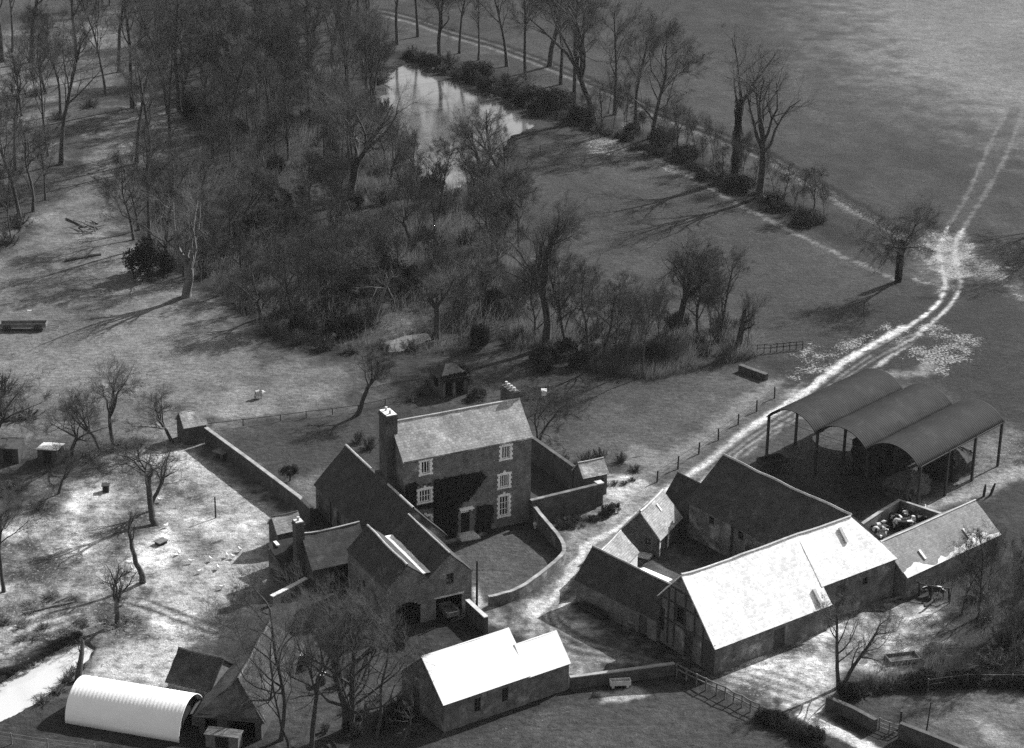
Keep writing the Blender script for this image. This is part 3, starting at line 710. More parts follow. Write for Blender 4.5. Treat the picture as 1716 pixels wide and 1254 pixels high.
# --- wash-house with its stack
g = S(524.2,951.8,2.3)
wh = empty('wash_house', 'low wash-house with a mid-grey tiled roof and a chimney stack at its end', 'outbuilding', (g.x,g.y,0), FA)
shell(wh, 5.3, 4.6, 2.3, 2.3, 4.55, roof='tile_dark', wall='brick_dark', seed=31, ridge='stone', ridge_r=.08, ops={'v0': [(1.6,4.9,.0,1.9)]})
panel(wh, Side(5.3,4.6,'v0'), 1.6, 4.9, -.2, 1.9, -1.6, 'dark', 'interior_shade')  # near-black sheet stands for the shade inside the open front
chimney(wh, -.75, .05, 1.9, 2.75, 0, 5.9, 1, 'brick_dark', 'stone')
# --- privy sheds further left
ps = empty('garden_shed', 'tiny tiled brick shed at the end of the wash-house', 'shed', (-21.09,166.17,0), FA)
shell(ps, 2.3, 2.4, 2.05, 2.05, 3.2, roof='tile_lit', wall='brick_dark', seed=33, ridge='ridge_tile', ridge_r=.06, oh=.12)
leaf_door(ps, Side(2.3,2.4,'v0'), 1.2, 1.9, .05, 1.75, d=.045)
g = S(470,972)
lt = empty('fuel_store', 'dark flat-roofed lean-to store below the tiny tiled shed', 'shed', (g.x,g.y,0), FA)
mb = MB(); mb.box(0,2.6,0,2.9,-.3,1.75); mb.build('wall', M['brick_dark'], lt)
mb = MB(); mb.slab((-.1,-.12,1.78),(2.7,-.12,1.78),(2.7,3.0,2.35),(-.1,3.0,2.35),4,4,.07,.02,4); mb.build('roof', M['sheet_dark'], lt)
mb = MB(); mb.box(.5,.8,2.0,2.9,2.3,2.42); mb.build('sack', M['lime'], lt)
leaf_door(lt, Side(2.6,2.9,'v0'), 1.5, 2.2, .05, 1.6, d=.045)

# --- great barn with the white roof
BA = R(36.86)
wb = empty('great_barn', 'big barn with a blinding white tiled roof and timber-framed gable', 'barn', (14.238,148.816,0), BA)
shell(wb, 12.9, 7.03, 2.62, 4.38, 7.26, rf=4.35/7.03, off=(0,-4.35), roof='roof_white', wall='brick_pale', seed=41, ridge='stone', sides=('v0','v1','u0'), oh=.2, og=.2, sag=.10,
      ops={'u0': [(2.72,3.8,-.2,2.3),(3.82,5.0,2.7,4.25)], 'v0': [(6.6,7.9,.1,2.0)]})
shell(wb, 9.2, 5.88, 3.9, 4.38, 7.26, rf=3.2/5.88, off=(12.901,-3.2), hip1=2.7, roof='roof_white', wall='brick_pale', seed=42, ridge='stone', sides=('v0','v1','u1'), oh=.2, og=0.0, sag=.05,
      ops={'v0': [(2.0,3.1,1.0,3.1),(5.2,5.9,2.2,2.9)]})
mb = MB(); mb.quad((12.9,-4.35,-.3),(12.9,-3.2,-.3),(12.9,-3.2,3.85),(12.9,-4.35,2.62)); mb.build('return_wall', M['brick_pale'], wb)
s_ = Side(12.9,7.03,'u0',(0,-4.35))
leaf_door(wb, s_, 2.72, 3.8, -.2, 2.3, 'oak'); panel(wb, s_, 3.82, 5.0, 2.7, 4.25, -.3, 'dark', 'hatch')
s2 = Side(9.2,5.88,'v0',(12.901,-3.2)); panel(wb, s2, 2.0, 3.1, 1.0, 3.1, -.15, 'timber', 'door'); panel(wb, s2, 5.2, 5.9, 2.2, 2.9, -.15, 'dark', 'vent')
leaf_door(wb, Side(12.9,7.03,'v0',(0,-4.35)), 6.6, 7.9, .1, 2.0)
def stud(sd, root, a0, z0, a1, z1, w=.17, d=.035):
    mb = MB(); P = [Vector(sd.p(a0,z0,d-.02)), Vector(sd.p(a1,z1,d-.02))]; mb.beam(P[0], P[1], .1, w) if abs(a1-a0) > .05 else mb.box(*sorted((P[0].x-.05,P[0].x+.05)), P[0].y-w/2, P[0].y+w/2, z0, z1)
    mb.build('stud', M['oak'], root)
for a in (1.5,2.6,3.81,5.1,5.9,6.85): 
    zt = 2.62+(7.26-2.62)*a/4.35 if a < 4.35 else 7.26-(a-4.35)*(7.26-4.38)/2.68
    stud(s_, wb, a, 2.32 if a in (2.6,3.81) else .3, a, min(zt-.15, 5.7))
for z,a0,a1 in ((5.72,2.95,5.8),(4.35,1.65,6.95),(2.5,2.6,6.95)): 
    mb = MB(); s_.box(mb, a0, a1, z-.08, z+.08, .002, .06); mb.build('rail', M['oak'], wb)
mb = MB(); s_.box(mb, 6.35, 6.75, 1.2, 3.3, .0, .03); mb.build('slit', M['dark'], wb)
mb = MB(); s_.box(mb, .0, 1.45, .0, 2.75, .003, .05); mb.build('tarred_boards', M['timber'], wb)
for k,(u,v) in enumerate(((17.6,-1.0),(11.9,-3.9))):                 # roof hatches
    z = 7.26+v*1.04+.1
    mb = MB(); mb.slab((u-.15,v-.55,z-.55+.14),(u+.15,v-.55,z-.55+.14),(u+.15,v+.45,z+.47+.14),(u-.15,v+.45,z+.47+.14),2,2,.14,0,1); mb.build('roof_vent', M['stone'], wb)

# --- dark barn behind the fold yard
db = empty('cow_barn', 'long barn with a dark mottled tiled roof behind the fold yard', 'barn', (16.66,171.1,0), R(-51.96))
shell(db, 16.0, 8.37, 3.64, 3.64, 7.11, roof='tile_dark', wall='brick_pale', seed=51, ridge='stone', oh=.3, sag=.10,
      ops={'v0': [(2.7,3.4,2.3,3.1),(6.55,7.25,2.3,3.1),(7.6,8.8,-.1,2.0),(11.5,12.7,-.1,2.0)]})
s_ = Side(16,8.37,'v0')
for a in (2.7,6.55): window(db, s_, a, a+.7, 2.3, 3.1, 2, 2, False, frame='oak')
for a in (7.6,11.5): leaf_door(db, s_, a, a+1.2, -.1, 2.0)
mb = MB(); mb.tube([s_.p(5.9,-.2,.14), s_.p(5.9,3.3,.14)], [.1,.1], 6); mb.build('downpipe', M['iron'], db)
mb = MB(); s_.box(mb, -.02, 16, -.3, .9, .003, .09); mb.build('plinth', M['brick_pale'], db)
# annexe on its end
an = empty('barn_annexe', 'small dark-roofed annexe built against the far end of the cow barn', 'outbuilding', (S(1134,850,2.2).x,S(1134,850,2.2).y,0), R(-51.96))
shell(an, 3.4, 3.6, 2.2, 2.6, 4.5, off=(-1.9,0), roof='tile_dark', wall='brick_dark', seed=55, ridge='ridge_tile', ridge_r=.07, oh=.15, sag=.02)
# --- little lit building
cb = empty('dairy', 'little brick dairy with a sunlit mottled roof, porch posts and a step', 'outbuilding', (13.6,166.5,0), R(64.31))
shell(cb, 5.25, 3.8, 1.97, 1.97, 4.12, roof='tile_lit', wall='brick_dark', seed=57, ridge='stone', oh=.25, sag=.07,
      ops={'u0': [(.75,1.45,.9,1.7)], 'v0': [(1.1,1.9,.0,1.75)]})
window(cb, Side(5.25,3.8,'u0'), .75, 1.45, .9, 1.7, 2, 2, False, frame='weathered')
leaf_door(cb, Side(5.25,3.8,'v0'), 1.1, 1.9, 0, 1.75, 'timber_pale')
for a in (.12,2.2):
    mb = MB(); mb.box(a,a+.22,-.06,-.003,-.2,1.85); mb.build('post', M['whitewash'], cb)
mb = MB(); mb.box(-.9,-.1,.5,2.6,-.1,.22); mb.build('step', M['stone'], cb)
mb = MB(); mb.slab((2.9,1.0,3.11+.12),(3.1,1.0,3.11+.12),(3.1,1.5,3.68+.12),(2.9,1.5,3.68+.12),1,1,.08,0,1); mb.build('roof_light', M['whitewash'], cb)
lb = empty('calf_house', 'low sunlit roof linking the dairy with the cart range', 'outbuilding', (9.57,160.12,0), R(64.31))
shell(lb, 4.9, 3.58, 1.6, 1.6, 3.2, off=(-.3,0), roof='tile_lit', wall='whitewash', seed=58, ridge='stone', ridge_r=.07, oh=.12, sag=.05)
# --- left range running to the barn gable
lr = empty('cart_range', 'dark-roofed single-storey range running into the timber-framed barn gable', 'outbuilding', (5.88,157.86,0), R(-47.57))
shell(lr, 9.7, 3.9, 2.25, 2.25, 4.6, roof='tile_dark', wall='brick', seed=61, ridge='stone', ridge_r=.08, oh=.2, sag=.08, ops={'v0': [(7.6,8.6,.0,1.8)]})
leaf_door(lr, Side(9.7,3.9,'v0'), 7.6, 8.6, 0, 1.8)
mb = MB(); mb.box(-.003,7.2,-.05,-.003,-.3,.5); mb.build('plinth', M['brick_pale'], lr)
q = [S(*p, 2.1) for p in ((1070,959),(1114,983),(1127,971),(1079,951))]
lo = empty('lean_to', 'white-roofed lean-to along the back of the dark cart range', 'lean-to', (q[0].x,q[0].y,0))
q = [p-Vector((q[0].x,q[0].y,0)) for p in q]
mb = MB(); mb.slab(q[3],q[2],q[1]+Vector((0,0,.35)),q[0]+Vector((0,0,.35)),4,2,.08,.02,3); mb.build('roof', M['roof_white_low'], lo)
mb = MB(); c_ = sum(q, Vector())/4
w4 = [c_+(p-c_)*.93 for p in q]
for a, b in zip(w4, w4[1:]+w4[:1]): mb.quad((a.x,a.y,-.3),(b.x,b.y,-.3),(b.x,b.y,2.05),(a.x,a.y,2.05))
mb.build('wall', M['brick_pale'], lo)
# --- near cottage with white roof
sb = empty('cart_shed', 'near brick shed with a plain white roof and two small dark windows', 'shed', (-4.88,135.91,0), R(34.79))
shell(sb, 7.96, 6.21, 2.56, 2.56, 5.29, roof='roof_white_low', wall='brick_pale', seed=71, ridge=None, oh=.12, sag=.02, jit=.01,
      ops={'v0': [(2.79,3.4,.85,2.05),(5.38,6.0,.9,2.15)], 'u0': [(3.6,4.6,0,2.0)]})
shell(sb, 3.95, 3.9, 2.45, 2.45, 4.4, off=(7.961,.02), roof='roof_white_low', wall='brick_pale', seed=72, ridge=None, oh=.12, sag=.02, jit=.01, sides=('v0','v1','u1'), og=.1)
s_ = Side(7.96,6.21,'v0')
for a,z in ((2.79,.85),(5.38,.9)): window(sb, s_, a, a+.62, z, z+1.2, 2, 2, False, frame='oak')
leaf_door(sb, Side(7.96,6.21,'u0'), 3.6, 4.6, 0, 2.0)
# --- long lean shed on the right
rs = empty('cattle_shed', 'long low shed with grey roof and ragged white lower edge beside the cow pen', 'shed', (34.79,158.84,0), R(41.26))
shell(rs, 13.3, 6.0, 2.3, 2.3, 4.48, roof='roof_grey', wall='brick_pale', seed=75, ridge='stone', ridge_r=.08, oh=.2, sag=.04, ops={'u1': [(2.4,3.6,0,2.0)]})
leaf_door(rs, Side(13.3,6.0,'u1'), 2.4, 3.6, 0, 2.0)
for u,v in ((3.2,.85),(9.6,.95)):
    z = 2.3+.727*v+.1
    mb = MB(); mb.slab((u-.12,v-.4,z-.29+.09),(u+.12,v-.4,z-.29+.09),(u+.12,v+.4,z+.29+.09),(u-.12,v+.4,z+.29+.09),1,1,.1,0,1); mb.build('roof_light', M['whitewash'], rs)
rg = random.Random(4); mb = MB()      # limewashed lower courses, uneven upper line
prev = None
for i in range(45):
    u = -.1+13.5*i/44; top = -.2+.55+.45*math.sin(i*.31+.6)*math.sin(i*.13)+.12*rg.uniform(-1,1)-(.35 if 17 < i < 24 else 0)
    a = (u,-.215,2.3-.215*.727+.085); b = (u,top,2.3+top*.727+.085)
    if prev: mb.quad(prev[0], a, b, prev[1])
    prev = (a,b)
mb.build('limewash', M['lime'], rs)
# --- big dark barn lower left with hipped near end
bl = empty('hipped_barn', 'dark hip-ended barn among bare trees beside the white hut', 'barn', (-18.87,134.56,0), R(81.3))
shell(bl, 12.0, 5.0, 1.8, 1.8, 3.6, hip0=2.6, roof='tile_dark', wall='timber', seed=81, ridge='ridge_tile', oh=.35, sag=.12, jit=.05, ops={'u0': [(.5,4.5,-.2,1.55)]})
panel(bl, Side(12.0,5.0,'u0'), .5, 4.5, -.3, 1.55, -2.5, 'dark', 'interior_shade')  # black backing added as the shade within the cart opening
a_ = S(281,1140,1.9); b_ = S(352,1156,1.9)
az = math.atan2(b_.y-a_.y, b_.x-a_.x)
ls = empty('poultry_shed', 'low dark-roofed shed joined to the hip-ended barn', 'shed', (a_.x,a_.y,0), az)
shell(ls, (b_-a_).length, 4.2, 1.9, 1.9, 3.6, roof='tile_dark', wall='weathered', seed=83, ridge='ridge_tile', ridge_r=.07, oh=.2, sag=.08, jit=.05)
mb = MB(); mb.box(2.5,3.2,-.05,-.003,0,1.6); mb.build('door', M['timber'], ls)

# --- half-round hut
HA = math.atan2(133.95-136.57, -25.14+34.42)
hu = empty('round_roofed_hut', 'half-round hut of white corrugated sheets with an open dark end', 'hut', (-34.42,136.57,0), HA)
HL, HR = 9.65, 2.45
mb = MB(); nu = 192; na = 18
for i in range(nu+1):
    u = HL*i/nu; rr = HR+.007*math.sin(2*math.pi*u/.32)
    for j in range(na+1):
        t = math.pi*j/na; mb.v.append((u, HR-rr*math.cos(t), rr*math.sin(t)*1.06))
for i in range(nu):
    for j in range(na):
        q = i*(na+1)+j; mb.f.append((q, q+na+1, q+na+2, q+1))
ho = mb.build('roof', M['sheet_white'], hu, smooth=True)
md = ho.modifiers.new('thickness', 'SOLIDIFY'); md.thickness = .05
mb = MB(); pts = [(HL-.5, HR-(HR-.04)*math.cos(math.pi*j/16), (HR-.04)*math.sin(math.pi*j/16)*1.06) for j in range(17)]
mb.quad(*pts); mb.build('end_wall', M['timber'], hu)
mb = MB(); pts = [(.3, HR-(HR-.04)*math.cos(math.pi*j/16), (HR-.04)*math.sin(math.pi*j/16)*1.06) for j in range(17)]
mb.quad(*pts[::-1]); mb.build('end_wall', M['timber'], hu)
mb = MB(); mb.box(HL-.47, HL-.44, 1.7, 3.2, 0, 1.9); mb.build('door', M['dark'], hu)

# --- three-span open hay barn
DA = R(47.3); g = (25.9,188.8)
du = empty('dutch_barn', 'open hay barn of three curved dark iron roofs on tall slim posts', 'barn', (g[0],g[1],0), DA)
DL, SP, EH, RISE = 15.3, 5.95, 4.75, 1.5
rad = (SP*SP/4+RISE*RISE)/(2*RISE); half = math.asin(SP/2/rad)
for k in range(3):
    mb = MB(); nu = 240; na = 14
    for i in range(nu+1):
        u = -.3+(DL+.6)*i/nu; rr = rad+.018*math.sin(2*math.pi*u/.3)
        for j in range(na+1):
            t = -half*1.02+2.04*half*j/na
            mb.v.append((u, -SP*(k+.5)-rr*math.sin(t), EH+RISE-rad+rr*math.cos(t)))
    for i in range(nu):
        for j in range(na):
            q = i*(na+1)+j; mb.f.append((q, q+na+1, q+na+2, q+1))
    ro = mb.build('roof', M['sheet_dark'], du, smooth=True); md = ro.modifiers.new('thickness','SOLIDIFY'); md.thickness = .04
    for i in range(4):
        u = .15+(DL-.3)*i/3
        mb = MB(); mb.beam((u,-SP*k-.05,EH-.12),(u,-SP*(k+1)+.05,EH-.12),.025,.03)
        pts = [(u, -SP*(k+.5)-(rad-.1)*math.sin(-half+2*half*j/8), EH+RISE-rad+(rad-.1)*math.cos(-half+2*half*j/8)) for j in range(9)]
        for a,b in zip(pts, pts[1:]): mb.beam(a,b,.06,.1)
        mb.build('truss', M['iron'], du)
for k in range(4):
    for i in range(4):
        u = .15+(DL-.3)*i/3; mb = MB()
        mb.box(u-.11,u+.11,-SP*k-.11,-SP*k+.11,-.5,EH+.05); mb.build('post', M['iron'], du)
    mb = MB(); mb.beam((0,-SP*k,EH),(DL,-SP*k,EH),.14,.1); mb.build('gutter', M['iron'], du)
# ---------------------------------------------------------------- garden and yard walls
def wall_run(name, label, px, h, th=.3, m='brick', cope='coping', top_px=True, cat='wall', closed_end=None, heights=None, cope_h=.09):
    """free-standing wall along surveyed points (top line when top_px)"""
    hs = heights or [h]*len(px)
    P = np.array([[*S(p[0], p[1], hh if top_px else 0)[:2], hh] for p, hh in zip(px, hs)])
    if len(P) > 5: P = smooth(P, 5)
    o = empty(name, label, cat, (P[0][0], P[0][1], 0))
    a = MB(); b = MB(); n = len(P); L = []; Rr = []
    for i in range(n):
        d = P[min(i+1,n-1)][:2]-P[max(i-1,0)][:2]; d = d/np.linalg.norm(d); nn = np.array([-d[1], d[0]])
        q = P[i][:2]-P[0][:2]
        L.append(q+nn*th/2); Rr.append(q-nn*th/2)
    def ring(i, e, z0, z1):
        c = (L[i]+Rr[i])/2; l = c+(L[i]-c)*e; r = c+(Rr[i]-c)*e
        return [(l[0],l[1],z0),(r[0],r[1],z0),(r[0],r[1],z1),(l[0],l[1],z1)]
    rg = random.Random(len(px)*7+int(px[0][0]))
    jz = [rg.uniform(-.03,.03) for _ in range(n)]
    for mb, e, z0, z1 in ((a,1,None,0),(b,1.15,0,cope_h)):
        base = len(mb.v)
        for i in range(n):
            h_ = P[i][2]+jz[i]
            mb.v += ring(i, e, -.3 if z0 is None else h_, h_+z1)
        for i in range(n-1):
            for j in range(4):
                k = (j+1)%4; mb.f.append((base+i*4+j, base+i*4+k, base+i*4+4+k, base+i*4+4+j))
        mb.f.append((base,base+3,base+2,base+1)); e_ = base+(n-1)*4; mb.f.append((e_,e_+1,e_+2,e_+3))
    a.build('brickwork', M[m], o); b.build('coping', M[cope], o); return o
wall_run('garden_wall', 'curving low brick wall with pale coping round the front lawn', [(888.8,841),(905,861),(922,881),(935,897),(942,908),(945,918),(943,928),(926,945),(899,966),(869,986),(832,998),(818.5,1000.5)], 1.2, .3, 'brick_pale',
         heights=[1.9,1.7,1.5,1.35,1.25,1.2,1.1,1.0,.95,.95,.95,.95])
wall_run('courtyard_wall', 'tall dark brick wall between the farmhouse corner and the tiled privy', [(889,839),(999,813)], 2.45, .35, 'brick_dark', 'brick_pale')
wall_run('side_wall', 'tall brick wall running back behind the courtyard on the farmhouse gable side', [(870,718),(962,783)], 2.5, .35, 'brick_dark', 'brick_dark')
wall_run('orchard_wall', 'long brick wall with pale top between the farmhouse garden and the orchard', [(345,717),(422,774),(502,834),(522,852)], 1.75, .35, 'brick_dark')
wall_run('yard_wall', 'brick wall with white coping end beside the near white-roofed shed', [(955,1136),(1045,1124),(1130,1112)], 1.0, .3, 'brick_dark')
wall_run('gate_wall', 'dark brick wall beside the curved wheel marks at the field entrance', [(1386,1168),(1430,1187),(1468,1208)], 1.0, .35, 'brick_dark', 'brick_dark')
wall_run('roadside_wall', 'dark wall with a post at its end running out beyond the field gate', [(1509,1212),(1560,1232),(1640,1266)], 1.3, .35, 'brick_dark', 'brick_dark')
wall_run('pen_wall', 'pale-topped brick wall round the pen of black and white cows', [(1436,884),(1475,858),(1507.4,838.5),(1540,849),(1578,861.5)], 1.7, .3, 'brick_pale', 'coping')
wall_run('low_wall', 'low broken wall with a white top in front of the wash-house', [(455,1000),(485,985),(513,970)], .9, .35, 'brick_dark', 'lime')
wall_run('coach_yard_wall', 'short brick wall standing out from the coach house corner', [(783,1006),(800,1022),(815,1036)], 1.5, .35, 'brick_dark', 'stone')
wall_run('stack_yard_wall', 'low earth-dark wall closing the upper side of the paddock near the picket fence', [(1240,612),(1285,628)], .7, .5, 'brick_dark', 'brick_dark')
# privy by the courtyard wall
g = S(1001,832)
pv = empty('privy', 'tiny gabled brick privy with a tiled roof at the end of the courtyard wall', 'outbuilding', (g.x-1.4,g.y-.6,0), FA)
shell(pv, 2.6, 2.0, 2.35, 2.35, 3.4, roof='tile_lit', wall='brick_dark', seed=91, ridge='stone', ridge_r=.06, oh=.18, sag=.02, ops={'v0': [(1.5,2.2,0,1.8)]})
leaf_door(pv, Side(2.6,2.0,'v0'), 1.5, 2.2, 0, 1.8)
g = S(1003,846); gp = empty('gate_pier', 'square brick gate pier where the courtyard wall ends', 'pier', (g.x,g.y,0), FA)
mb = MB(); mb.box(-.3,.3,-.3,.3,-.3,2.3); mb.build('shaft', M['brick_dark'], gp); mb = MB(); mb.box(-.36,.36,-.36,.36,2.3,2.42); mb.build('cap', M['stone'], gp)
# corner shed at the top of the orchard wall
g = S(311,747); cs = empty('corner_shed', 'small square shed with a tiled roof at the top corner of the orchard wall', 'shed', (g.x,g.y,0), FA)
shell(cs, 2.3, 2.6, 2.0, 2.0, 3.2, roof='tile_lit', wall='brick_dark', seed=93, ridge=None, oh=.12, sag=.03)
leaf_door(cs, Side(2.3,2.6,'v0'), .5, 1.2, 0, 1.7, d=.045)
# brick summerhouse behind the house
g = S(752,668); sh = empty('summerhouse', 'dark overgrown brick summerhouse with open front behind the farmhouse', 'summerhouse', (g.x-.8,g.y,0), FA)
shell(sh, 3.2, 3.0, 2.3, 2.3, 3.3, hip0=1.2, hip1=1.2, roof='tile_dark', wall='brick_dark', seed=95, ridge=None, oh=.25, sag=.05, ops={'v0': [(.5,1.3,0,2.1),(1.8,2.7,0,2.1)], 'u0': [(.8,2.0,.9,2.0)]})
for a in (.15,1.42,2.75):
    mb = MB(); mb.box(a,a+.22,-.05,-.003,0,2.2); mb.build('pilaster', M['brick_pale'], sh)
panel(sh, Side(3.2,3.0,'v0'), .5, 2.7, 0, 2.1, -1.5, 'dark', 'interior_shade')  # shade behind the open front, put in as a dark sheet
ivy(sh, Side(3.2,3.0,'v0'), [(0,2.0),(3.2,1.7),(3.2,2.6),(0,2.6)], 500, 9, m='leaf_mid')

# ---------------------------------------------------------------- fences, posts
def fence(name, label, px, h=1.1, step=None, rails=2, post=.12, m='weathered', jitter=.05, pw=.1, seed=1):
    rg = random.Random(seed); P = [Vector((*S(*p)[:2],0)) for p in px]; pts = []
    if step:
        for a, b in zip(P, P[1:]):
            n = max(1, round((b-a).length/step)); pts += [a.lerp(b, i/n) for i in range(n)]
        pts.append(P[-1])
    else: pts = P
    o = empty(name, label, 'fence', pts[0])
    tops = []
    for q in pts:
        q = q-pts[0]; z = gz((q.x+pts[0].x, q.y+pts[0].y)); l = Vector((rg.uniform(-1,1)*jitter, rg.uniform(-1,1)*jitter, h*rg.uniform(.92,1.06)))
        mb = MB(); mb.tube([q+Vector((0,0,z-.3)), q+Vector((0,0,z))+l], [post*.55,post*.5], 5); mb.build('post', M[m], o); tops.append((q+Vector((0,0,z)), l))
    for (a,la),(b,lb) in zip(tops, tops[1:]):
        for k in range(rails):
            t = .92-.36*k; mb = MB(); mb.beam(a+la*t, b+lb*t, .03 if pw < .05 else .05, pw); mb.build('rail' if pw > .05 else 'wire', M[m], o)
    return o
fence('lane_fence', 'line of widely spaced dark posts and wire between the lane and the paddock', [(1298,668),(1268,690),(1237,712),(1204,738),(1171,761),(1136,786),(1101,808)], 1.35, None, 2, .17, 'oak', pw=.02)
fence('rail_fence', 'weathered post and rail fence from the white-capped wall to the field entrance', [(1134,1133),(1200,1165),(1272,1200)], 1.15, .95, 2, .14, 'weathered')
fence('picket_fence', 'dark paling fence at the foot of the bare copse', [(1222,590),(1280,592),(1345,585)], 1.1, .8, 2, .12, 'oak')
fence('garden_fence', 'low field fence behind the farmhouse garden', [(345,722),(470,706),(600,690),(690,668),(770,650)], .8, 3.2, 1, .12, 'oak', pw=.06)
fence('pond_fence', 'sparse posts by the pond meadow', [(870,300),(884,275),(905,255)], 1.2, None, 0, .14, 'oak')
fence('yard_rails', 'broken posts and rails by the timber heap at the end of the barn', [(1524,992),(1541,998),(1560,1003),(1592,1008)], 1.3, None, 1, .2, 'oak', .2)
fence('hedge_fence', 'wire fence along the dark hedge by the lower paddock', [(1555,1160),(1620,1150),(1695,1150),(1760,1150)], 1.2, None, 2, .14, 'weathered', pw=.03)
fence('field_gate', 'old hurdle of thin bars leaning across the gap in the roadside wall', [(1474,1222),(1490,1228),(1505,1232)], 1.0, None, 3, .12, 'weathered', pw=.06)
fence('hut_fence', 'wire and posts in front of the white half-round hut', [(-20,1240),(20,1247),(80,1256),(160,1266)], 1.0, None, 2, .12, 'weathered', pw=.03)
def pole(name, label, px, h, r=.11, lean=(0,0), m='oak', cat='pole'):
    g = S(*px); o = MB(); o.tube([(0,0,-.4),(lean[0],lean[1],h)], [r,r*.8], 7); q = o.build(name, M[m]); q.location = (g.x,g.y,gz(g)); tag(q, label, cat); return q
pole('telegraph_pole', 'tall bare pole standing by the lawn gate', (799,1022), height(799,1022,940), .12)
pole('clothes_post', 'slim post alone on the pale orchard ground', (361.5,868), height(361.5,868,833), .09)
pole('leaning_pole', 'slim pole leaning right over the roadside wall', (1552,1226), 2.6, .07, (.18,.1))
pole('gate_post', 'short thick post at the end of the roadside wall', (1508,1222), 1.6, .12)
pole('box_post', 'post carrying a pale box behind the farmhouse', (911,690), 1.9, .1)
g = S(911,690); mb = MB(); mb.box(-.25,.25,-.2,.2,0,.55); mb.quad((-.3,-.25,.56),(.3,-.25,.56),(.3,.25,.7),(-.3,.25,.7)); o = mb.build('nest_box', M['whitewash']); o.location = (g.x,g.y,1.88); tag(o, 'pale box on a post behind the farmhouse gable', 'box')

# ---------------------------------------------------------------- trees
def tree_mesh(seed, H, r0, fork=.35, nlimb=7, ang=(30,55), spread=1.0, gn=.16, lean=(0,0), maxl=3, twigs=8, trop=.12, tw=.013, leader=True, forks=1, sub=5, kink=.1, tl=0):
    rg = random.Random(seed); T = MB(); C = MB(); Z = Vector((0,0,1))
    def perp(d):
        a = Vector((rg.gauss(0,1), rg.gauss(0,1), rg.gauss(0,1))); a -= d*a.dot(d)
        if a.length < 1e-3: a = d.orthogonal()
        return a.normalized()
    def grow(p, d, L, r, lv):
        ns = (9,5,4,3,3)[lv]; pts = [p]; rs = [r]; ds = [d]
        k = kink if lv == 0 else gn
        for i in range(ns):
            d = (d+Vector((rg.gauss(0,k), rg.gauss(0,k), rg.gauss(0,k*.6)+(trop if lv else .02)))).normalized()
            p = p+d*(L/ns); pts.append(p); rs.append(max(r*(1-((.3 if tl else .55) if lv == 0 else .78)*(i+1)/ns), tw*.5)); ds.append(d)
        if lv == 0: rs[0] = r*1.45; rs[1] = r*1.05
        (T if lv <= 1 else C).tube(pts, rs, (7,5,4,3,3)[lv], False)
        def at(t):
            x = t*ns; i = min(int(x), ns-1); f = x-i
            return pts[i].lerp(pts[i+1], f), ds[i+1], rs[i]*(1-f)+rs[i+1]*f
        if lv < maxl:
            n = nlimb if lv == 0 else rg.randint(sub-1, sub+1)
            for j in range(n):
                t = (fork+(1-fork)*(j+rg.random()*.8)/n) if lv == 0 else rg.uniform(.22,1)
                if lv == 0 and tl: t = rg.uniform(.72,.99) if j > 1 else .985
                q, dd, rr = at(min(t,.99)); a = R(rg.uniform(*ang)*(.6 if tl and lv == 0 else 1))
                nd = (dd*math.cos(a)+perp(dd)*math.sin(a)*spread)
                if lv == 0: nd = (nd+Vector((0,0,.05))).normalized()
                nd.normalize()
                ll = L*rg.uniform(.42,.72)*(1.1-.5*t if lv == 0 else 1-.3*t)
                if lv == 0 and tl: ll = H*(1-tl)*rg.uniform(.5,.8)
                elif lv == 0: ll = H*(1-fork)*rg.uniform(.42,.68)*(1.15-.5*(t-fork)/(1-fork))
                grow(q, nd, ll, rr*(rg.uniform(.55,.8) if tl and lv == 0 else rg.uniform(.42,.62)), lv+1)
            if lv == 0 and leader and not tl:
                grow(pts[-1], d, H*(1-fork)*.3, rs[-1]*.9, 1)
        else:
            for j in range(twigs):
                q, dd, rr = at(rg.uniform(.05,1)); a = R(rg.uniform(18,60))
                nd = (dd*math.cos(a)+perp(dd)*math.sin(a)+Z*.12).normalized(); l2 = L*rg.uniform(.35,.9)
                C.spike(q, nd, l2, tw*.6)
                for _ in range(3):
                    q2 = q+nd*(l2*rg.uniform(.2,.7)); n2 = (nd+perp(nd)*rg.uniform(.4,.9)).normalized(); C.spike(q2, n2, l2*.6, tw*.45)
    base = Vector((0,0,-.4))
    if forks == 1: grow(base, Vector((lean[0],lean[1],1)).normalized(), H*(tl or (.72 if leader else .62)), r0, 0)
    else:
        for k in range(forks):
            a = 6.283*k/forks+rg.uniform(-.4,.4); grow(base, Vector((.22*math.cos(a)+lean[0], .22*math.sin(a)+lean[1],1)).normalized(), H*.7*rg.uniform(.85,1), r0, 0)
    return T, C
LIB = {}
def lib(key, n, bark='bark', twm='twig', **kw):
    LIB[key] = []
    for i in range(n):
        T, C = tree_mesh(hash_seed(key)+i*17, 10.0, **kw)
        zs = [v[2] for v in C.v]; hh = sorted(zs)[int(len(zs)*.995)]
        LIB[key].append((T.mesh('trunk', M[bark], True, False), C.mesh('crown', M[twm], False, False), hh))
def hash_seed(k): return sum(ord(c)*(i+3) for i, c in enumerate(k))
lib('tall', 4, r0=.14, fork=.46, nlimb=9, ang=(20,48), maxl=3, sub=5, twigs=8, kink=.05, gn=.22, trop=.12, tw=.008)
lib('elm', 3, r0=.2, tl=.38, fork=.34, nlimb=6, ang=(30,62), maxl=3, sub=6, twigs=12, kink=.08, gn=.24, trop=.07, tw=.008)
lib('orchard', 4, r0=.22, tl=.36, fork=.36, nlimb=6, ang=(30,62), maxl=3, sub=5, twigs=15, kink=.16, gn=.26, trop=.08, tw=.010, leader=False)
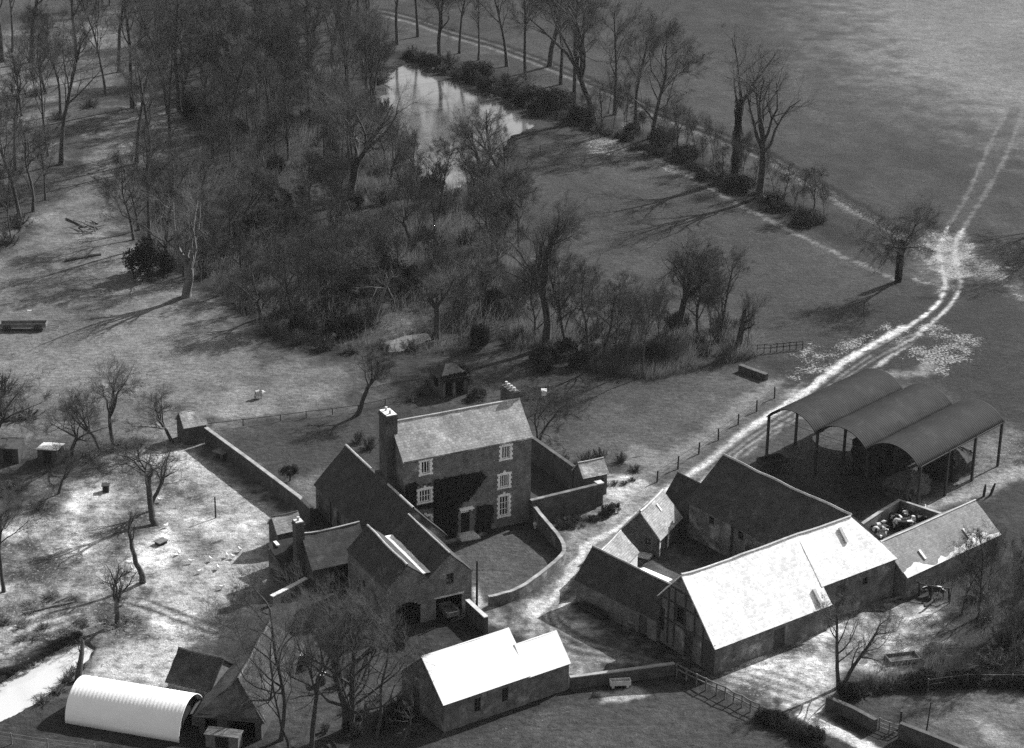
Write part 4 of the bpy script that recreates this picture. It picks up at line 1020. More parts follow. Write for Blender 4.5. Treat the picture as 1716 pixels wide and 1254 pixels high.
lib('thin', 3, r0=.09, fork=.35, nlimb=9, ang=(18,42), maxl=2, sub=6, twigs=16, kink=.07, gn=.2, trop=.15, tw=.011)
lib('dense', 4, r0=.17, fork=.25, nlimb=11, ang=(25,58), maxl=3, sub=5, twigs=16, kink=.1, gn=.24, trop=.08, tw=.010)
def place(name, me_pair, g, s, rz, label, group=None, cat='tree', lean=(0,0), sx=1.0):
    o = empty(name, label, cat, (g.x,g.y,gz(g)), rz, group); o.scale = (s*sx,s*sx,s)
    o.rotation_euler = (lean[1], lean[0], rz) if any(lean) else (0,0,rz)
    for nm, me in zip(('trunk','crown'), me_pair[:2]): from_mesh(nm, me, o)
    return o
def tree(kind, bx, by, ty, label, group=None, name='bare_tree', lean=0.0, wide=1.0, var=None, rz=None):
    L = LIB[kind]; m_ = L[(var if var is not None else rnd.randrange(len(L)))]
    h = height(bx, by, ty); g = S(bx, by)
    o = place(name, m_, g, h/m_[2], rz if rz is not None else rnd.uniform(0,6.28), label, group, sx=wide)
    if lean: o.rotation_euler = (0, 0, o.rotation_euler[2]); o.matrix_world = Matrix.Translation(o.location) @ Matrix.Rotation(lean, 4, 'Y') @ Matrix.Rotation(o.rotation_euler[2], 4, 'Z') @ Matrix.Diagonal((*o.scale, 1))
    return o
def own_tree(bx, by, ty, label, seed, name='bare_tree', bark='bark', twm='twig', group=None, lean=0.0, **kw):
    h = height(bx, by, ty); g = S(bx, by)
    T, C = tree_mesh(seed, h, lean=(lean,0), **kw)
    o = empty(name, label, 'tree', (g.x,g.y,gz(g)), 0, group)
    zs = sorted(v[2] for v in C.v); k = h/zs[int(len(zs)*.995)]; o.scale = (k,k,k)
    T.build('trunk', M[bark], o, True, uv=False); C.build('crown', M[twm], o, False, uv=False); return o
# single trees that can be told apart
own_tree(1407,1153,1002, 'bare twin-stemmed tree in front of the white barn roof', 101, forks=2, r0=.17, fork=.34, nlimb=6, ang=(25,60), maxl=3, sub=4, twigs=9, tw=0.0087, kink=.07, gn=.23, trop=.07)
own_tree(521,1262,985, 'tall bare tree with forked pale-flecked stem beside the hip-ended barn', 102, r0=.22, fork=.30, nlimb=5, ang=(20,45), maxl=3, sub=5, twigs=10, tw=0.0087, kink=.05, trop=.2, gn=.23, tl=0.42)
own_tree(583,1222,985, 'spreading low-forked bare tree between the near white-roofed shed and hip-ended barn', 103, forks=3, r0=.30, fork=.2, nlimb=9, ang=(25,66), maxl=3, sub=5, twigs=7, tw=0.0087, gn=.23, trop=.07)
own_tree(452,1205,1030, 'slight bare tree whose boughs cross the hip-ended barn roof', 104, r0=.12, fork=.25, nlimb=7, ang=(20,45), maxl=3, sub=4, twigs=6, tw=0.0074, lean=-.1, gn=.23, trop=.07)
own_tree(484,1254,1050, 'thin bare stem close to the tall forked tree by the barn', 105, r0=.10, fork=.35, nlimb=6, ang=(18,40), maxl=3, sub=4, twigs=5, tw=0.0074, lean=-.12, gn=.23, trop=.07)
own_tree(684,1236,1165, 'stunted post-like tree at the gable of the near white-roofed shed', 106, r0=.1, fork=.5, nlimb=5, ang=(50,80), maxl=2, sub=3, twigs=4, tw=0.0093, gn=.23, trop=.07)
own_tree(264,880,722, 'old orchard tree with a trunk that leans left over pale ground', 107, r0=.27, fork=.5, nlimb=5, ang=(35,75), maxl=3, sub=5, twigs=9, tw=0.0105, lean=-.55, kink=.16, gn=.28, leader=False, trop=.07, tl=0.45)
own_tree(253,856,735, 'upright forked orchard tree just behind the leaning one', 108, r0=.2, fork=.45, nlimb=5, ang=(35,65), maxl=3, sub=5, twigs=9, tw=0.0099, kink=.12, gn=.25, leader=False, trop=.07, tl=0.42)
own_tree(238,978,850, 'gnarled orchard tree with a dark stump at its foot', 109, r0=.24, fork=.62, nlimb=4, ang=(30,60), maxl=2, sub=4, twigs=5, tw=0.0099, lean=.08, kink=.2, gn=.23, trop=.07)
own_tree(197,1046,935, 'stubby orchard tree with brushwood heaped round it', 110, r0=.25, fork=.3, nlimb=6, ang=(30,65), maxl=3, sub=5, twigs=11, tw=0.0099, kink=.12, gn=.23, trop=.07, tl=0.35)
own_tree(6,992,790, 'spindly bare tree standing alone on pale ground left of the orchard', 111, r0=.17, fork=.38, nlimb=8, ang=(18,40), maxl=3, sub=5, twigs=10, tw=0.0093, gn=.23, trop=.07)
own_tree(128,1142,1080, 'dead leaning stub of a tree at the end of the moat', 112, r0=.22, fork=.7, nlimb=4, ang=(30,60), maxl=2, sub=3, twigs=3, tw=0.0087, lean=.35, gn=.23, trop=.07)
own_tree(312,497,285, 'pale-barked old tree forking low in the sunny meadow', 113, bark='bark_pale', twm='twig_pale', r0=.55, fork=.24, nlimb=5, ang=(25,50), maxl=3, sub=5, twigs=9, tw=0.0087, lean=-.12, leader=False, trop=.16, gn=.23, tl=0.24)
own_tree(1232,300,38, 'ivy-clad tall elm beside the far cart track', 114, r0=.52, fork=.52, nlimb=5, ang=(28,60), maxl=3, sub=6, twigs=10, tw=0.0105, kink=.03, gn=.23, trop=.07, tl=0.52)
own_tree(1272,332,66, 'tall spreading elm with a long bough reaching over the far field', 115, r0=.52, fork=.33, nlimb=6, ang=(30,66), maxl=3, sub=6, twigs=10, tw=0.0105, kink=.04, gn=.23, trop=.07, tl=0.34)
own_tree(1505,472,312, 'dark ivy-covered tree at the hedge end by the lane fork', 116, r0=.16, tl=.36, nlimb=8, ang=(38,80), maxl=3, sub=6, twigs=14, tw=.0112, kink=.1, gn=.23, trop=.05)
own_tree(732,566,455, 'wide-branching bare tree by the little woodland pool', 117, r0=.35, fork=.4, nlimb=6, ang=(40,70), maxl=3, sub=6, twigs=10, tw=0.0093, kink=.1, gn=.23, trop=.07, tl=0.42)
own_tree(624,545,440, 'leaning pale dead trunk by the little woodland pool', 118, bark='bark_pale', r0=.22, kink=.04, fork=.75, nlimb=4, ang=(20,50), maxl=2, sub=3, twigs=3, tw=0.0087, lean=.25, gn=.23, trop=.07)
own_tree(826,338,205, 'dark tree leaning left over the pond edge', 119, r0=.4, fork=.3, nlimb=11, ang=(20,45), maxl=3, sub=6, twigs=13, tw=0.0112, lean=-.3, gn=.23, trop=.07)
own_tree(590,335,120, 'big spreading tree whose limbs reach across the pond', 120, r0=.6, fork=.25, nlimb=7, ang=(28,58), maxl=3, sub=6, twigs=12, tw=0.0105, gn=.23, trop=.07, tl=0.3)
own_tree(1135,560,385, 'round-crowned bare tree standing in front of the copse', 121, r0=.42, fork=.33, nlimb=7, ang=(28,60), maxl=3, sub=7, twigs=13, tw=0.0093, kink=.05, gn=.23, trop=.07, tl=0.38)
own_tree(918,582,330, 'tallest tree of the copse with a crooked bare top', 122, r0=.5, fork=.35, nlimb=11, ang=(20,45), maxl=3, sub=6, twigs=12, tw=0.0099, kink=.1, gn=.23, trop=.07)
own_tree(1232,592,505, 'broken leaning tree at the end of the copse', 123, r0=.42, fork=.5, nlimb=5, ang=(40,75), maxl=3, sub=4, twigs=6, tw=0.0093, lean=.2, gn=.23, trop=.07)
own_tree(598,695,585, 'crooked fruit tree by the field fence behind the garden', 124, r0=.22, fork=.35, nlimb=5, ang=(35,65), maxl=3, sub=6, twigs=12, tw=0.0099, lean=-.15, kink=.18, leader=False, gn=.23, trop=.07, tl=0.38)
own_tree(903,738,650, 'small twin-stemmed twisted tree at the farmhouse gable', 125, forks=2, r0=.12, fork=.3, nlimb=8, ang=(25,55), maxl=3, sub=5, twigs=9, tw=0.0093, kink=.14, gn=.23, trop=.07)
own_tree(234,386,300, 'lone slim bare tree by the fallen log in the meadow', 126, r0=.2, fork=.4, nlimb=6, ang=(20,45), maxl=3, sub=5, twigs=6, tw=0.0087, gn=.23, trop=.07)
own_tree(470,1240,1000, 'broad bare tree whose twigs veil the hip-ended barn roof', 127, r0=.16, fork=.25, nlimb=9, ang=(25,60), maxl=3, sub=6, twigs=12, tw=.0085, gn=.23, trop=.07)
own_tree(630,1235,1010, 'twiggy bare tree leaning towards the near white-roofed shed', 128, r0=.15, fork=.25, nlimb=9, ang=(25,65), maxl=3, sub=5, twigs=11, tw=.0085, gn=.25, trop=.06, lean=.1)
# orchard row
for bx,by,ty,k in ((121,768,648,0),(168,757,635,1),(192,748,598,2),(291,742,638,3),(97,828,740,1),(-8,745,605,0)):
    tree('orchard', bx, by, ty, 'bushy-headed orchard tree in the row above the pale ground', 'orchard row', 'orchard_tree', var=k)
# pond bank and far hedge
for bx,by,ty,k in ((736,95,-60,'elm'),(802,102,-20,'tall'),(665,75,-120,'tall'),(920,112,-90,'elm'),(962,172,-60,'tall'),(995,203,-70,'elm'),(1092,232,25,'dense'),(1135,250,150,'dense'),(880,180,120,'thin'),(1020,190,110,'thin'),(1050,215,130,'thin'),(1120,240,170,'thin'),(1165,262,170,'thin'),(1200,280,190,'thin'),(700,62,-110,'tall'),(850,112,-70,'tall'),(880,128,-50,'tall'),(940,142,-60,'tall'),(1030,192,0,'tall'),(1065,216,20,'tall'),(770,90,-60,'tall')):
    tree(k, bx, by, ty, {'elm':'wide-limbed bare tree on the bank beyond the pond','tall':'slender straight bare tree on the bank beyond the pond','dense':'bushy bare tree on the bank past the pond end','thin':'thin sapling on the bank past the pond end'}[k], 'far bank '+k+' trees')
rgh = random.Random(15)
for i in range(26):
    t = i/25; px = 960+420*t; py = 190+185*t+rgh.uniform(-10,6); tree('thin' if i%3 else 'dense', px, py, py-rgh.uniform(40,95), 'small bare tree or sapling in the hedge above the far bank', 'far hedge saplings')
# copse
rg = random.Random(5)
for bx,by,ty,k in ((1010,612,455,'dense'),(1050,628,470,'thin'),(1080,632,480,'thin'),(1170,565,400,'dense'),(1205,572,415,'dense'),(985,590,440,'dense'),(950,588,420,'dense'),(895,575,440,'dense'),(870,560,450,'thin'),(1030,590,470,'thin'),(1105,585,470,'thin'),(860,540,440,'dense'),(940,560,400,'tall'),(1065,605,500,'thin'),(1190,590,470,'thin'),(1250,590,490,'thin')):
    tree(k, bx, by, ty, {'dense':'bushy bare tree crowded in the copse behind the paddock','thin':'thin bare stem in the copse behind the paddock','tall':'slender taller tree inside the copse behind the paddock'}[k], 'copse '+k+' trees')
# wood: surveyed stems first, then the rest of the stand
for bx,by,ty in ((4,104,-150),(52,104,-140),(18,88,-150),(83,262,30),(102,275,20),(176,158,-90),(222,182,-70),(200,120,-100),(281,192,-60),(301,188,-60),(312,135,-90),(228,275,60),(252,282,70),(286,246,60),(357,272,100),(484,268,130),(76,336,215),(545,290,140),(690,330,215),(705,345,225),(575,300,120),(130,100,-110),(345,120,-90),(392,150,-60),(430,110,-100),(460,180,-20),(520,200,-10),(560,110,-90),(600,60,-120),(26,285,100),(20,400,250),(-15,330,130)):
    k = 'tall' if rg.random() < .75 else 'thin'; tree(k, bx, by, ty, 'tall slender bare tree in the wood beyond the meadow' if k == 'tall' else 'thin bare sapling between the tall trees of the wood', 'woodland trees' if k == 'tall' else 'woodland stems')
WP = W2(WOOD); cnt = 0; tries = 0
avoid = [W2(MEADOW), W2(POND), W2(POOL)]
placed = []
while cnt < 150 and tries < 9000:
    tries += 1
    px = rg.uniform(-30,870); py = rg.uniform(-30,560)
    g = S(px, py); a = np.array([g.x]); b = np.array([g.y])
    if not inside(a,b,WP)[0] or any(inside(a,b,q)[0] for q in avoid): continue
    if px < 340 and py < 340 and rg.random() < .88: continue
    if any((g.x-q[0])**2+(g.y-q[1])**2 < 4.5 for q in placed): continue
    placed.append((g.x,g.y)); cnt += 1
    low = px > 330 and py > 250
    k = rg.choice(['thin','dense','dense','orchard']) if low else rg.choice(['tall','tall','thin','dense'])
    h = rg.uniform(5.5,11) if low else rg.uniform(11,19)
    m_ = rg.choice(LIB[k])
    lab = {(1,'thin'): 'thin upright stem in the thicket at the heart of the wood', (1,'dense'): 'bushy-headed low tree in the thicket at the heart of the wood', (1,'orchard'): 'crooked low tree in the thicket at the heart of the wood',
           (0,'tall'): 'tall slender bare tree in the wood beyond the meadow', (0,'thin'): 'thin bare sapling between the tall trees of the wood', (0,'dense'): 'bushy-crowned bare tree between the tall trees of the wood'}[(int(low),k)]
    place('bare_tree', m_, g, h/m_[2], rg.uniform(0,6.28), lab, ('thicket ' if low else 'woodland ')+{'thin':'stems','dense':'bushy trees','orchard':'crooked trees','tall':'trees'}[k])
# right edge: a big tree just outside, its boughs reach in
for bx,by,ty in ((1765,420,200),(1790,360,120)):
    tree('elm', bx, by, ty, 'spreading tree at the field edge whose boughs hang over the lane fork', 'field edge trees')

# ---------------------------------------------------------------- shrubs
def shrub_mesh(seed, n=34, twigs=26, tw=.02, rise=1.0):
    rg = random.Random(seed); C = MB()
    for i in range(n):
        a = rg.uniform(0,6.28); t = rg.uniform(.05,1.05); d = Vector((math.cos(a)*t, math.sin(a)*t, rise)).normalized(); p = Vector((math.cos(a)*.25*t, math.sin(a)*.25*t, -.1)); L = rg.uniform(.6,1.15)*(1-.25*t)
        pts = [p]
        for k in range(3):
            d = (d+Vector((rg.gauss(0,.15),rg.gauss(0,.15),rg.gauss(0,.1)))).normalized(); p = p+d*L/3; pts.append(p)
        C.tube(pts, [.022,.018,.013,.008], 3, False)
        for k in range(twigs):
            x = rg.uniform(.3,3); j = min(int(x),2); q = pts[j].lerp(pts[j+1], x-j)
            nd = (d+Vector((rg.gauss(0,.7),rg.gauss(0,.7),rg.gauss(0,.5)))).normalized(); C.spike(q, nd, rg.uniform(.12,.38), tw*rg.uniform(.4,.8))
    return C
def leafy_mesh(seed, n=7000, size=.034, flat=.8, clumps=40):
    rg = random.Random(seed); C = MB(); cl = []
    for i in range(clumps):
        a = rg.uniform(0,6.28); e = math.asin(rg.uniform(-.1,1)); r = rg.uniform(.45,.8)
        cl.append((Vector((math.cos(a)*math.cos(e)*r, math.sin(a)*math.cos(e)*r, flat*math.sin(e)*r+.25)), rg.uniform(.18,.34)))
    for i in range(n):
        c, r = rg.choice(cl); d = Vector((rg.gauss(0,1),rg.gauss(0,1),rg.gauss(0,1))).normalized(); p = c+d*r*rg.uniform(.7,1.05)
        if p.z < 0: p.z = abs(p.z)*.4
        t = d.orthogonal().normalized(); t = (t+Vector((rg.gauss(0,.5),rg.gauss(0,.5),rg.gauss(0,.5)))).normalized(); b = d.cross(t)+d*rg.gauss(0,.4); s = size*rg.uniform(.6,1.4)
        C.quad(p-t*s, p-b*s*.6, p+t*s, p+b*s*.6)
    return C
SH = {'twiggy': [shrub_mesh(300+i).mesh('stems', M['bramble'], False, False) for i in range(3)],
      'pale': [shrub_mesh(310+i, 30, 20).mesh('stems', M['bramble_pale'], False, False) for i in range(2)],
      'ever': [leafy_mesh(320+i).mesh('foliage', M['leaf_dark'], False, False) for i in range(2)],
      'mid': [leafy_mesh(330+i, 5000, .036).mesh('foliage', M['leaf_mid'], False, False) for i in range(2)]}
KINDN = (('hedge plant','hedge_plant'),('weed','weed_clump'),('sedge','sedge_clump'),('undergrowth','undergrowth_shrub'),('bramble','bramble'),('scrub','scrub_bush'),('garden','garden_plant'))
def shrub(kind, px, py, wpx, hm, label, group=None, name='shrub', cat='shrub'):
    if name == 'shrub': name = next((n for k, n in KINDN if k in label), name)
    g = S(px, py); s = wpx/FOC*(g-EYE).length/2
    o = bpy.data.objects.new(name, rnd.choice(SH[kind])); link(o); o.location = (g.x,g.y,gz(g)); o.scale = (s,s,hm); o.rotation_euler = (0,0,rnd.uniform(0,6.28))
    return tag(o, label, cat, group)
shrub('ever', 248,462,92,4.6, 'big round evergreen bush behind the pale-barked meadow tree', name='evergreen_bush')
for px,py,w_,h in ((595,505,80,4.5),(640,480,90,5),(560,480,60,3.5),(690,490,60,3.5),(430,390,50,3),(470,350,50,3),(420,310,46,3),(330,200,60,3)):
    shrub('ever', px, py, w_, h, 'dark evergreen bush in the depths of the wood', 'dark bushes in the wood', 'evergreen_bush')
for px,py,w_,h in ((640,100,60,3),(690,96,40,2.2),(750,110,60,2.6),(800,128,70,2.8),(850,150,80,3),(890,172,70,3),(930,185,80,4),(975,205,60,3),(1110,245,60,3),(1150,268,60,2.5),(1200,292,60,2.5),(1240,318,70,2.4),(1300,338,60,2.2),(1060,225,40,2)):
    shrub('mid' if rnd.random() < .6 else 'twiggy', px, py, w_, h, 'dark bush on the bank of the pond and hedge', 'bank bushes')
for px,py,w_,h in ((1305,352,44,1.4),(1345,378,46,1.4),(1180,300,40,1.3)):
    shrub('mid', px, py, w_, h, 'low rounded bramble clump on the far hedge bank', 'bank brambles')
for i in range(26):
    t = i/25; a = POND[1:8]; x = t*6; j = min(int(x),5); f = x-j; px = a[j][0]*(1-f)+a[j+1][0]*f; py = a[j][1]*(1-f)+a[j+1][1]*f
    shrub('ever' if i%3 == 0 else 'twiggy', px+rg.uniform(-4,8), py-rg.uniform(2,8), rg.uniform(26,44), rg.uniform(1.2,2.2), 'dark bush hanging over the far edge of the pond', 'pond edge bushes')
for i in range(30):
    t = i/29; px = 930+440*t; py = 188+184*t+rg.uniform(-6,6); shrub('mid' if i%4 == 0 else 'twiggy', px, py, rg.uniform(26,48), rg.uniform(.8,1.9), 'dark hedge plant along the top of the far bank', 'far bank hedge')
cnt = 0; tries = 0
while cnt < 130 and tries < 6000:
    tries += 1; px = rg.uniform(150,880); py = rg.uniform(120,590); g = S(px,py); a = np.array([g.x]); b = np.array([g.y])
    if not inside(a,b,WP)[0] or any(inside(a,b,q)[0] for q in avoid): continue
    if px < 330 and rg.random() < .6: continue
    cnt += 1; k = 'twiggy' if rg.random() < .8 else 'mid'; shrub(k, px, py, rg.uniform(34,70), rg.uniform(1.4,3.4), 'tangled bare undergrowth shrub beneath the woodland trees' if k == 'twiggy' else 'dark leafy undergrowth shrub beneath the woodland trees', 'woodland bare undergrowth' if k == 'twiggy' else 'woodland leafy undergrowth')
for i in range(34):
    px = rg.uniform(850,1260); py = 560+rg.uniform(0,62)+(0 if px < 1100 else -20); shrub('twiggy' if rg.random() < .7 else 'mid', px, py, rg.uniform(30,56), rg.uniform(1.2,2.6), 'tangled shrub at the foot of the copse', 'copse undergrowth')
for px,py,w_,h in ((455,560,60,1.6),(500,575,60,1.8),(545,585,60,1.8),(590,590,50,1.5),(640,590,50,1.6),(470,530,60,2),(430,520,60,2.2),(520,550,60,2)):
    shrub('twiggy', px, py, w_, h, 'brushy thicket where the wood meets the meadow', 'meadow edge thicket')
for i in range(12):
    px = rg.uniform(1575,1740); py = rg.uniform(985,1125); shrub('twiggy' if rg.random() < .5 else 'pale', px, py, rg.uniform(40,80), rg.uniform(1.4,3.2), 'bare scrub on the rough ground right of the barn', 'scrub right of the barn')
for bx,by,ty,k in ((1612,1030,900,'thin'),(1640,1036,890,'dense'),(1690,1050,900,'thin'),(1655,1000,890,'thin'),(1720,1080,900,'dense'),(1590,1012,930,'thin'),(1700,1120,960,'thin')):
    tree(k, bx, by, ty, 'bare sapling in the scrub right of the barn', 'scrub saplings')
for i in range(30):
    t = i/29; px = 1415+330*t; py = 1166-18*min(1,t*3)+rg.uniform(-4,4); shrub('twiggy' if rg.random() < .7 else 'mid', px, py, rg.uniform(34,54), rg.uniform(.9,1.5), 'hedge plant in the dark hedge above the lower paddock', 'lower paddock hedge')
for i in range(16):
    t = i/15; px = 1276+90*t; py = 1203+40*t+rg.uniform(-4,4); shrub('mid' if rg.random() < .5 else 'twiggy', px, py, rg.uniform(30,46), rg.uniform(.9,1.3), 'hedge plant beside the pale path to the lower corner', 'path hedge')
for i in range(12):
    t = i/11; px = 1368+100*t; py = 1263+42*t+rg.uniform(-3,3); shrub('mid' if rg.random() < .5 else 'twiggy', px, py, rg.uniform(30,44), rg.uniform(.8,1.2), 'hedge plant beside the pale path to the lower corner', 'path hedge')
for px,py in ((935,874),(950,872),(965,873),(980,871),(995,872),(942,884),(958,883),(975,882)):
    shrub('mid' if rnd.random() < .6 else 'pale', px, py, 26, .55, 'low garden plant in the bed under the courtyard wall', 'bed under the courtyard wall')
for px,py,w_,h in ((1018,862,30,1.1),(1030,856,26,.9),(1012,868,24,.8)):
    shrub('mid', px, py, w_, h, 'dark bush at the foot of the gate pier', 'bushes by the gate pier')
for px,py in ((1015,815),(1030,812),(1045,812),(1060,806)): shrub('twiggy', px, py, 24, .5, 'low weed clump on the chalky verge by the lane', 'verge weeds')
for px,py,w_,h in ((965,790,50,1.5),(945,775,40,1.2),(985,775,46,1.4),(1005,768,40,1.2),(1040,775,34,1.2),(1065,790,34,.9),(935,800,34,1.0)):
    shrub('twiggy', px, py, w_, h, 'bramble in the corner by the tiled privy', 'privy brambles')
for px,py,w_,h in ((720,650,44,1.6),(705,662,40,1.2),(800,668,44,1.2),(775,640,40,2),(735,640,30,2.4),(690,672,40,.9),(620,752,40,1.8),(600,742,34,1.5)):
    shrub('twiggy' if rnd.random() < .5 else 'mid', px, py, w_, h, 'garden shrub round the overgrown summerhouse', 'garden shrubs')
for px,py,w_,h in ((210,1040,70,.7),(180,1040,60,.7),(195,1052,60,.5),(225,1040,50,.5)): shrub('pale', px, py, w_, h, 'heap of cut brushwood round the stubby orchard tree', 'brushwood heaps', 'brushwood', 'brushwood')
for i in range(22): shrub('pale' if rg.random() < .6 else 'twiggy', rg.uniform(-10,150), rg.uniform(1000,1075), rg.uniform(26,50), rg.uniform(.25,.55), 'dry weed clump on the bank of the moat', 'moat bank weeds')
for i in range(10): shrub('mid', -20+150*i/9, 1152-82*i/9+rg.uniform(-5,3), rg.uniform(24,40), rg.uniform(.3,.6), 'dark sedge clump along the moat edge', 'moat sedge')
for px,py,w_,h in ((120,1130,36,.8),(110,1142,40,.7),(95,1160,50,.6),(70,1178,50,.6),(135,1122,30,.8)): shrub('twiggy', px, py, w_, h, 'weedy bush on the near bank of the moat', 'near moat bushes')
for px,py,w_,h in ((200,752,80,1.2),(150,770,70,1.0),(230,745,60,.9),(20,820,90,.9),(70,850,80,.8),(40,700,90,1.4),(-5,690,90,2.2),(0,660,80,3)): shrub('twiggy', px, py, w_, h, 'rank bushy growth under the orchard row', 'orchard undergrowth')
for i in range(18): shrub('twiggy' if rg.random() < .7 else 'mid', rg.uniform(490,700), rg.uniform(1050,1240), rg.uniform(30,60), rg.uniform(.6,1.4), 'scrubby growth under the trees by the near shed', 'foreground scrub')
for px,py in ((430,810),(440,822),(455,835),(425,825),(470,845)): shrub('pale', px, py, 22, .35, 'rough weeds at the foot of the orchard wall', 'orchard wall weeds')
for px,py,w_,h in ((20,340,70,2.2),(30,380,70,2),(10,410,70,2),(-10,300,90,3),(100,200,50,1.5),(150,180,50,1.4),(60,160,50,1.2)): shrub('twiggy', px, py, w_, h, 'brush along the left edge of the meadow', 'meadow brush')
# standard shrub in the garden
g = S(485,806); o = empty('clipped_shrub', 'dark clipped shrub on a short stem with pale top beside the orchard wall', 'shrub', (g.x,g.y,0))
mb = MB(); mb.tube([(0,0,-.2),(.1,0,.4),(0,0,.9)], [.1,.08,.07], 6); mb.build('trunk', M['bark'], o)
q = from_mesh('crown', SH['ever'][0], o); q.location = (0,0,.7); q.scale = (1.15,1.15,.95)
# ivy on the elm and on the hedge-end tree
for bx,by,nm in ((1232,300,'ivy'),(1505,472,'ivy')):
    g = S(bx,by); rgi = random.Random(bx); mb = MB()
    for i in range(3400):
        z = rgi.uniform(0,12 if bx < 1400 else 5.5); a = rgi.uniform(0,6.28); r = (.42+.3*rgi.random())*(1.15-.04*z)+.25*max(0,math.sin(z*1.3+a*2)) if bx < 1400 else .18+rgi.random()*.3; s = rgi.uniform(.07,.15)
        p = Vector((math.cos(a)*r, math.sin(a)*r, z)); t = Vector((-math.sin(a),math.cos(a),rgi.gauss(0,.6))).normalized(); b = Vector((rgi.gauss(0,.4),rgi.gauss(0,.4),1)).normalized()
        mb.quad(p-t*s, p-b*s, p+t*s, p+b*s)
    par = next(x for x in bpy.data.objects if x.type == 'EMPTY' and 'ivy' in x.get('label','') and (x.location.xy-g.xy).length < .1)
    o = mb.build('ivy', M['leaf_dark'], par, uv=False); k = par.scale[0]; o.scale = (1/k,)*3
# ---------------------------------------------------------------- undergrowth and rough grass nobody could count
def brush_stuff(name, label, poly, n, hmin, hmax, seed, m='bramble', avoid_=(), r=.012, lean=.5):
    rgs = np.random.default_rng(seed); P = W2(poly); x0,y0 = P.min(0); x1,y1 = P.max(0)
    X = rgs.uniform(x0,x1,n*4); Y = rgs.uniform(y0,y1,n*4); k = inside(X,Y,P)
    for q in avoid_: k &= ~inside(X,Y,q)
    k &= rgs.random(n*4) < np.clip((fbm(X*.18,Y*.18,77)-.33)*4, .03, 1)
    X = X[k][:n]; Y = Y[k][:n]; N_ = len(X); Z = ground_z(X,Y)-.05
    H_ = rgs.uniform(hmin,hmax,N_)*(.5+fbm(X*.25,Y*.25,78)); A = rgs.uniform(0,6.283,N_); Ln = H_*np.abs(rgs.normal(0,lean,N_))
    tip = np.stack([X+np.cos(A)*Ln, Y+np.sin(A)*Ln, Z+H_], 1)
    a = rgs.uniform(0,6.283,N_); V = np.zeros((N_,4,3)); 
    for j in range(3):
        V[:,j,0] = X+r*np.cos(a+j*2.094)*(1+H_); V[:,j,1] = Y+r*np.sin(a+j*2.094)*(1+H_); V[:,j,2] = Z
    V[:,3] = tip
    i = (np.arange(N_)*4)[:,None]; T = np.concatenate([i+np.array([[0,1,3]]), i+np.array([[1,2,3]]), i+np.array([[2,0,3]])], 0)
    me = bpy.data.meshes.new(name); me.vertices.add(N_*4); me.vertices.foreach_set('co', V.astype(np.float32).ravel())
    me.loops.add(len(T)*3); me.loops.foreach_set('vertex_index', T.astype(np.int32).ravel()); me.polygons.add(len(T)); me.polygons.foreach_set('loop_start', np.arange(0,len(T)*3,3,dtype=np.int32)); me.update(calc_edges=True)
    me.materials.append(M[m]); o = bpy.data.objects.new(name, me); link(o); tag(o, label, 'undergrowth', kind='stuff')
AV = [W2(POND), W2(POOL), W2(MEADOW)]
HEART = [(330,205),(420,120),(640,90),(700,310),(850,280),(870,380),(890,440),(860,560),(760,600),(610,590),(450,565),(330,470),(260,440),(230,350),(280,290)]
brush_stuff('undergrowth', 'thin tangled stems filling the thicket at the heart of the wood', HEART, 42000, .5, 2.6, 1, 'bramble', AV, .007, .7)
brush_stuff('woodland_litter', 'low dead stems and bracken over the floor of the open wood', WOOD, 26000, .2, 1.1, 6, 'bramble', AV+[W2(HEART)], .008, .8)
brush_stuff('copse_undergrowth', 'tangled stems on the floor of the copse behind the paddock', [(840,440),(900,470),(1000,560),(1120,540),(1260,570),(1270,600),(1090,640),(1000,625),(850,590)], 22000, .5, 2.2, 2, 'bramble', AV, .007, .6)
brush_stuff('scrub_undergrowth', 'thin stems and weeds on the rough ground right of the barn', [(1560,960),(1760,900),(1780,1145),(1430,1165),(1450,1130),(1560,1080)], 6500, .3, 1.3, 3, 'scrub_stem', AV, .006, .6)
brush_stuff('bank_undergrowth', 'coarse growth along the bank between the pond and the lane', [(640,80),(760,100),(900,165),(1000,195),(1110,235),(1260,310),(1360,370),(1330,380),(1230,335),(1100,275),(960,215),(860,175),(700,108)], 26000, .3, 1.4, 4, 'bramble_dark', AV[:1], .009, .6)
brush_stuff('orchard_weeds', 'dead weeds round the foot of the orchard row', [(-40,740),(100,745),(260,735),(110,815),(95,890),(-40,910)], 5000, .2, .8, 5, 'bramble', AV, .007)

# ---------------------------------------------------------------- beasts
def skin(name, pts, edges, rad, m, sub=1):
    me = bpy.data.meshes.new(name+'_cage'); me.from_pydata(pts, edges, []); me.update()
    o = bpy.data.objects.new(name+'_cage', me); link(o)
    sk = o.modifiers.new('skin','SKIN'); sk.use_smooth_shade = True
    me.attributes  # ensure layers
    if not me.skin_vertices: 
        bpy.context.view_layer.update()
    for i, r in enumerate(rad):
        v = me.skin_vertices[0].data[i]; v.radius = r if isinstance(r, tuple) else (r,r); v.use_root = (i == 0)
    sb_ = o.modifiers.new('sub','SUBSURF'); sb_.levels = sub; sb_.render_levels = sub
    dg = bpy.context.evaluated_depsgraph_get(); dg.update()
    out = bpy.data.meshes.new_from_object(o.evaluated_get(dg)); out.name = name
    bpy.data.objects.remove(o); bpy.data.meshes.remove(me)
    out.materials.clear(); out.materials.append(m); return out
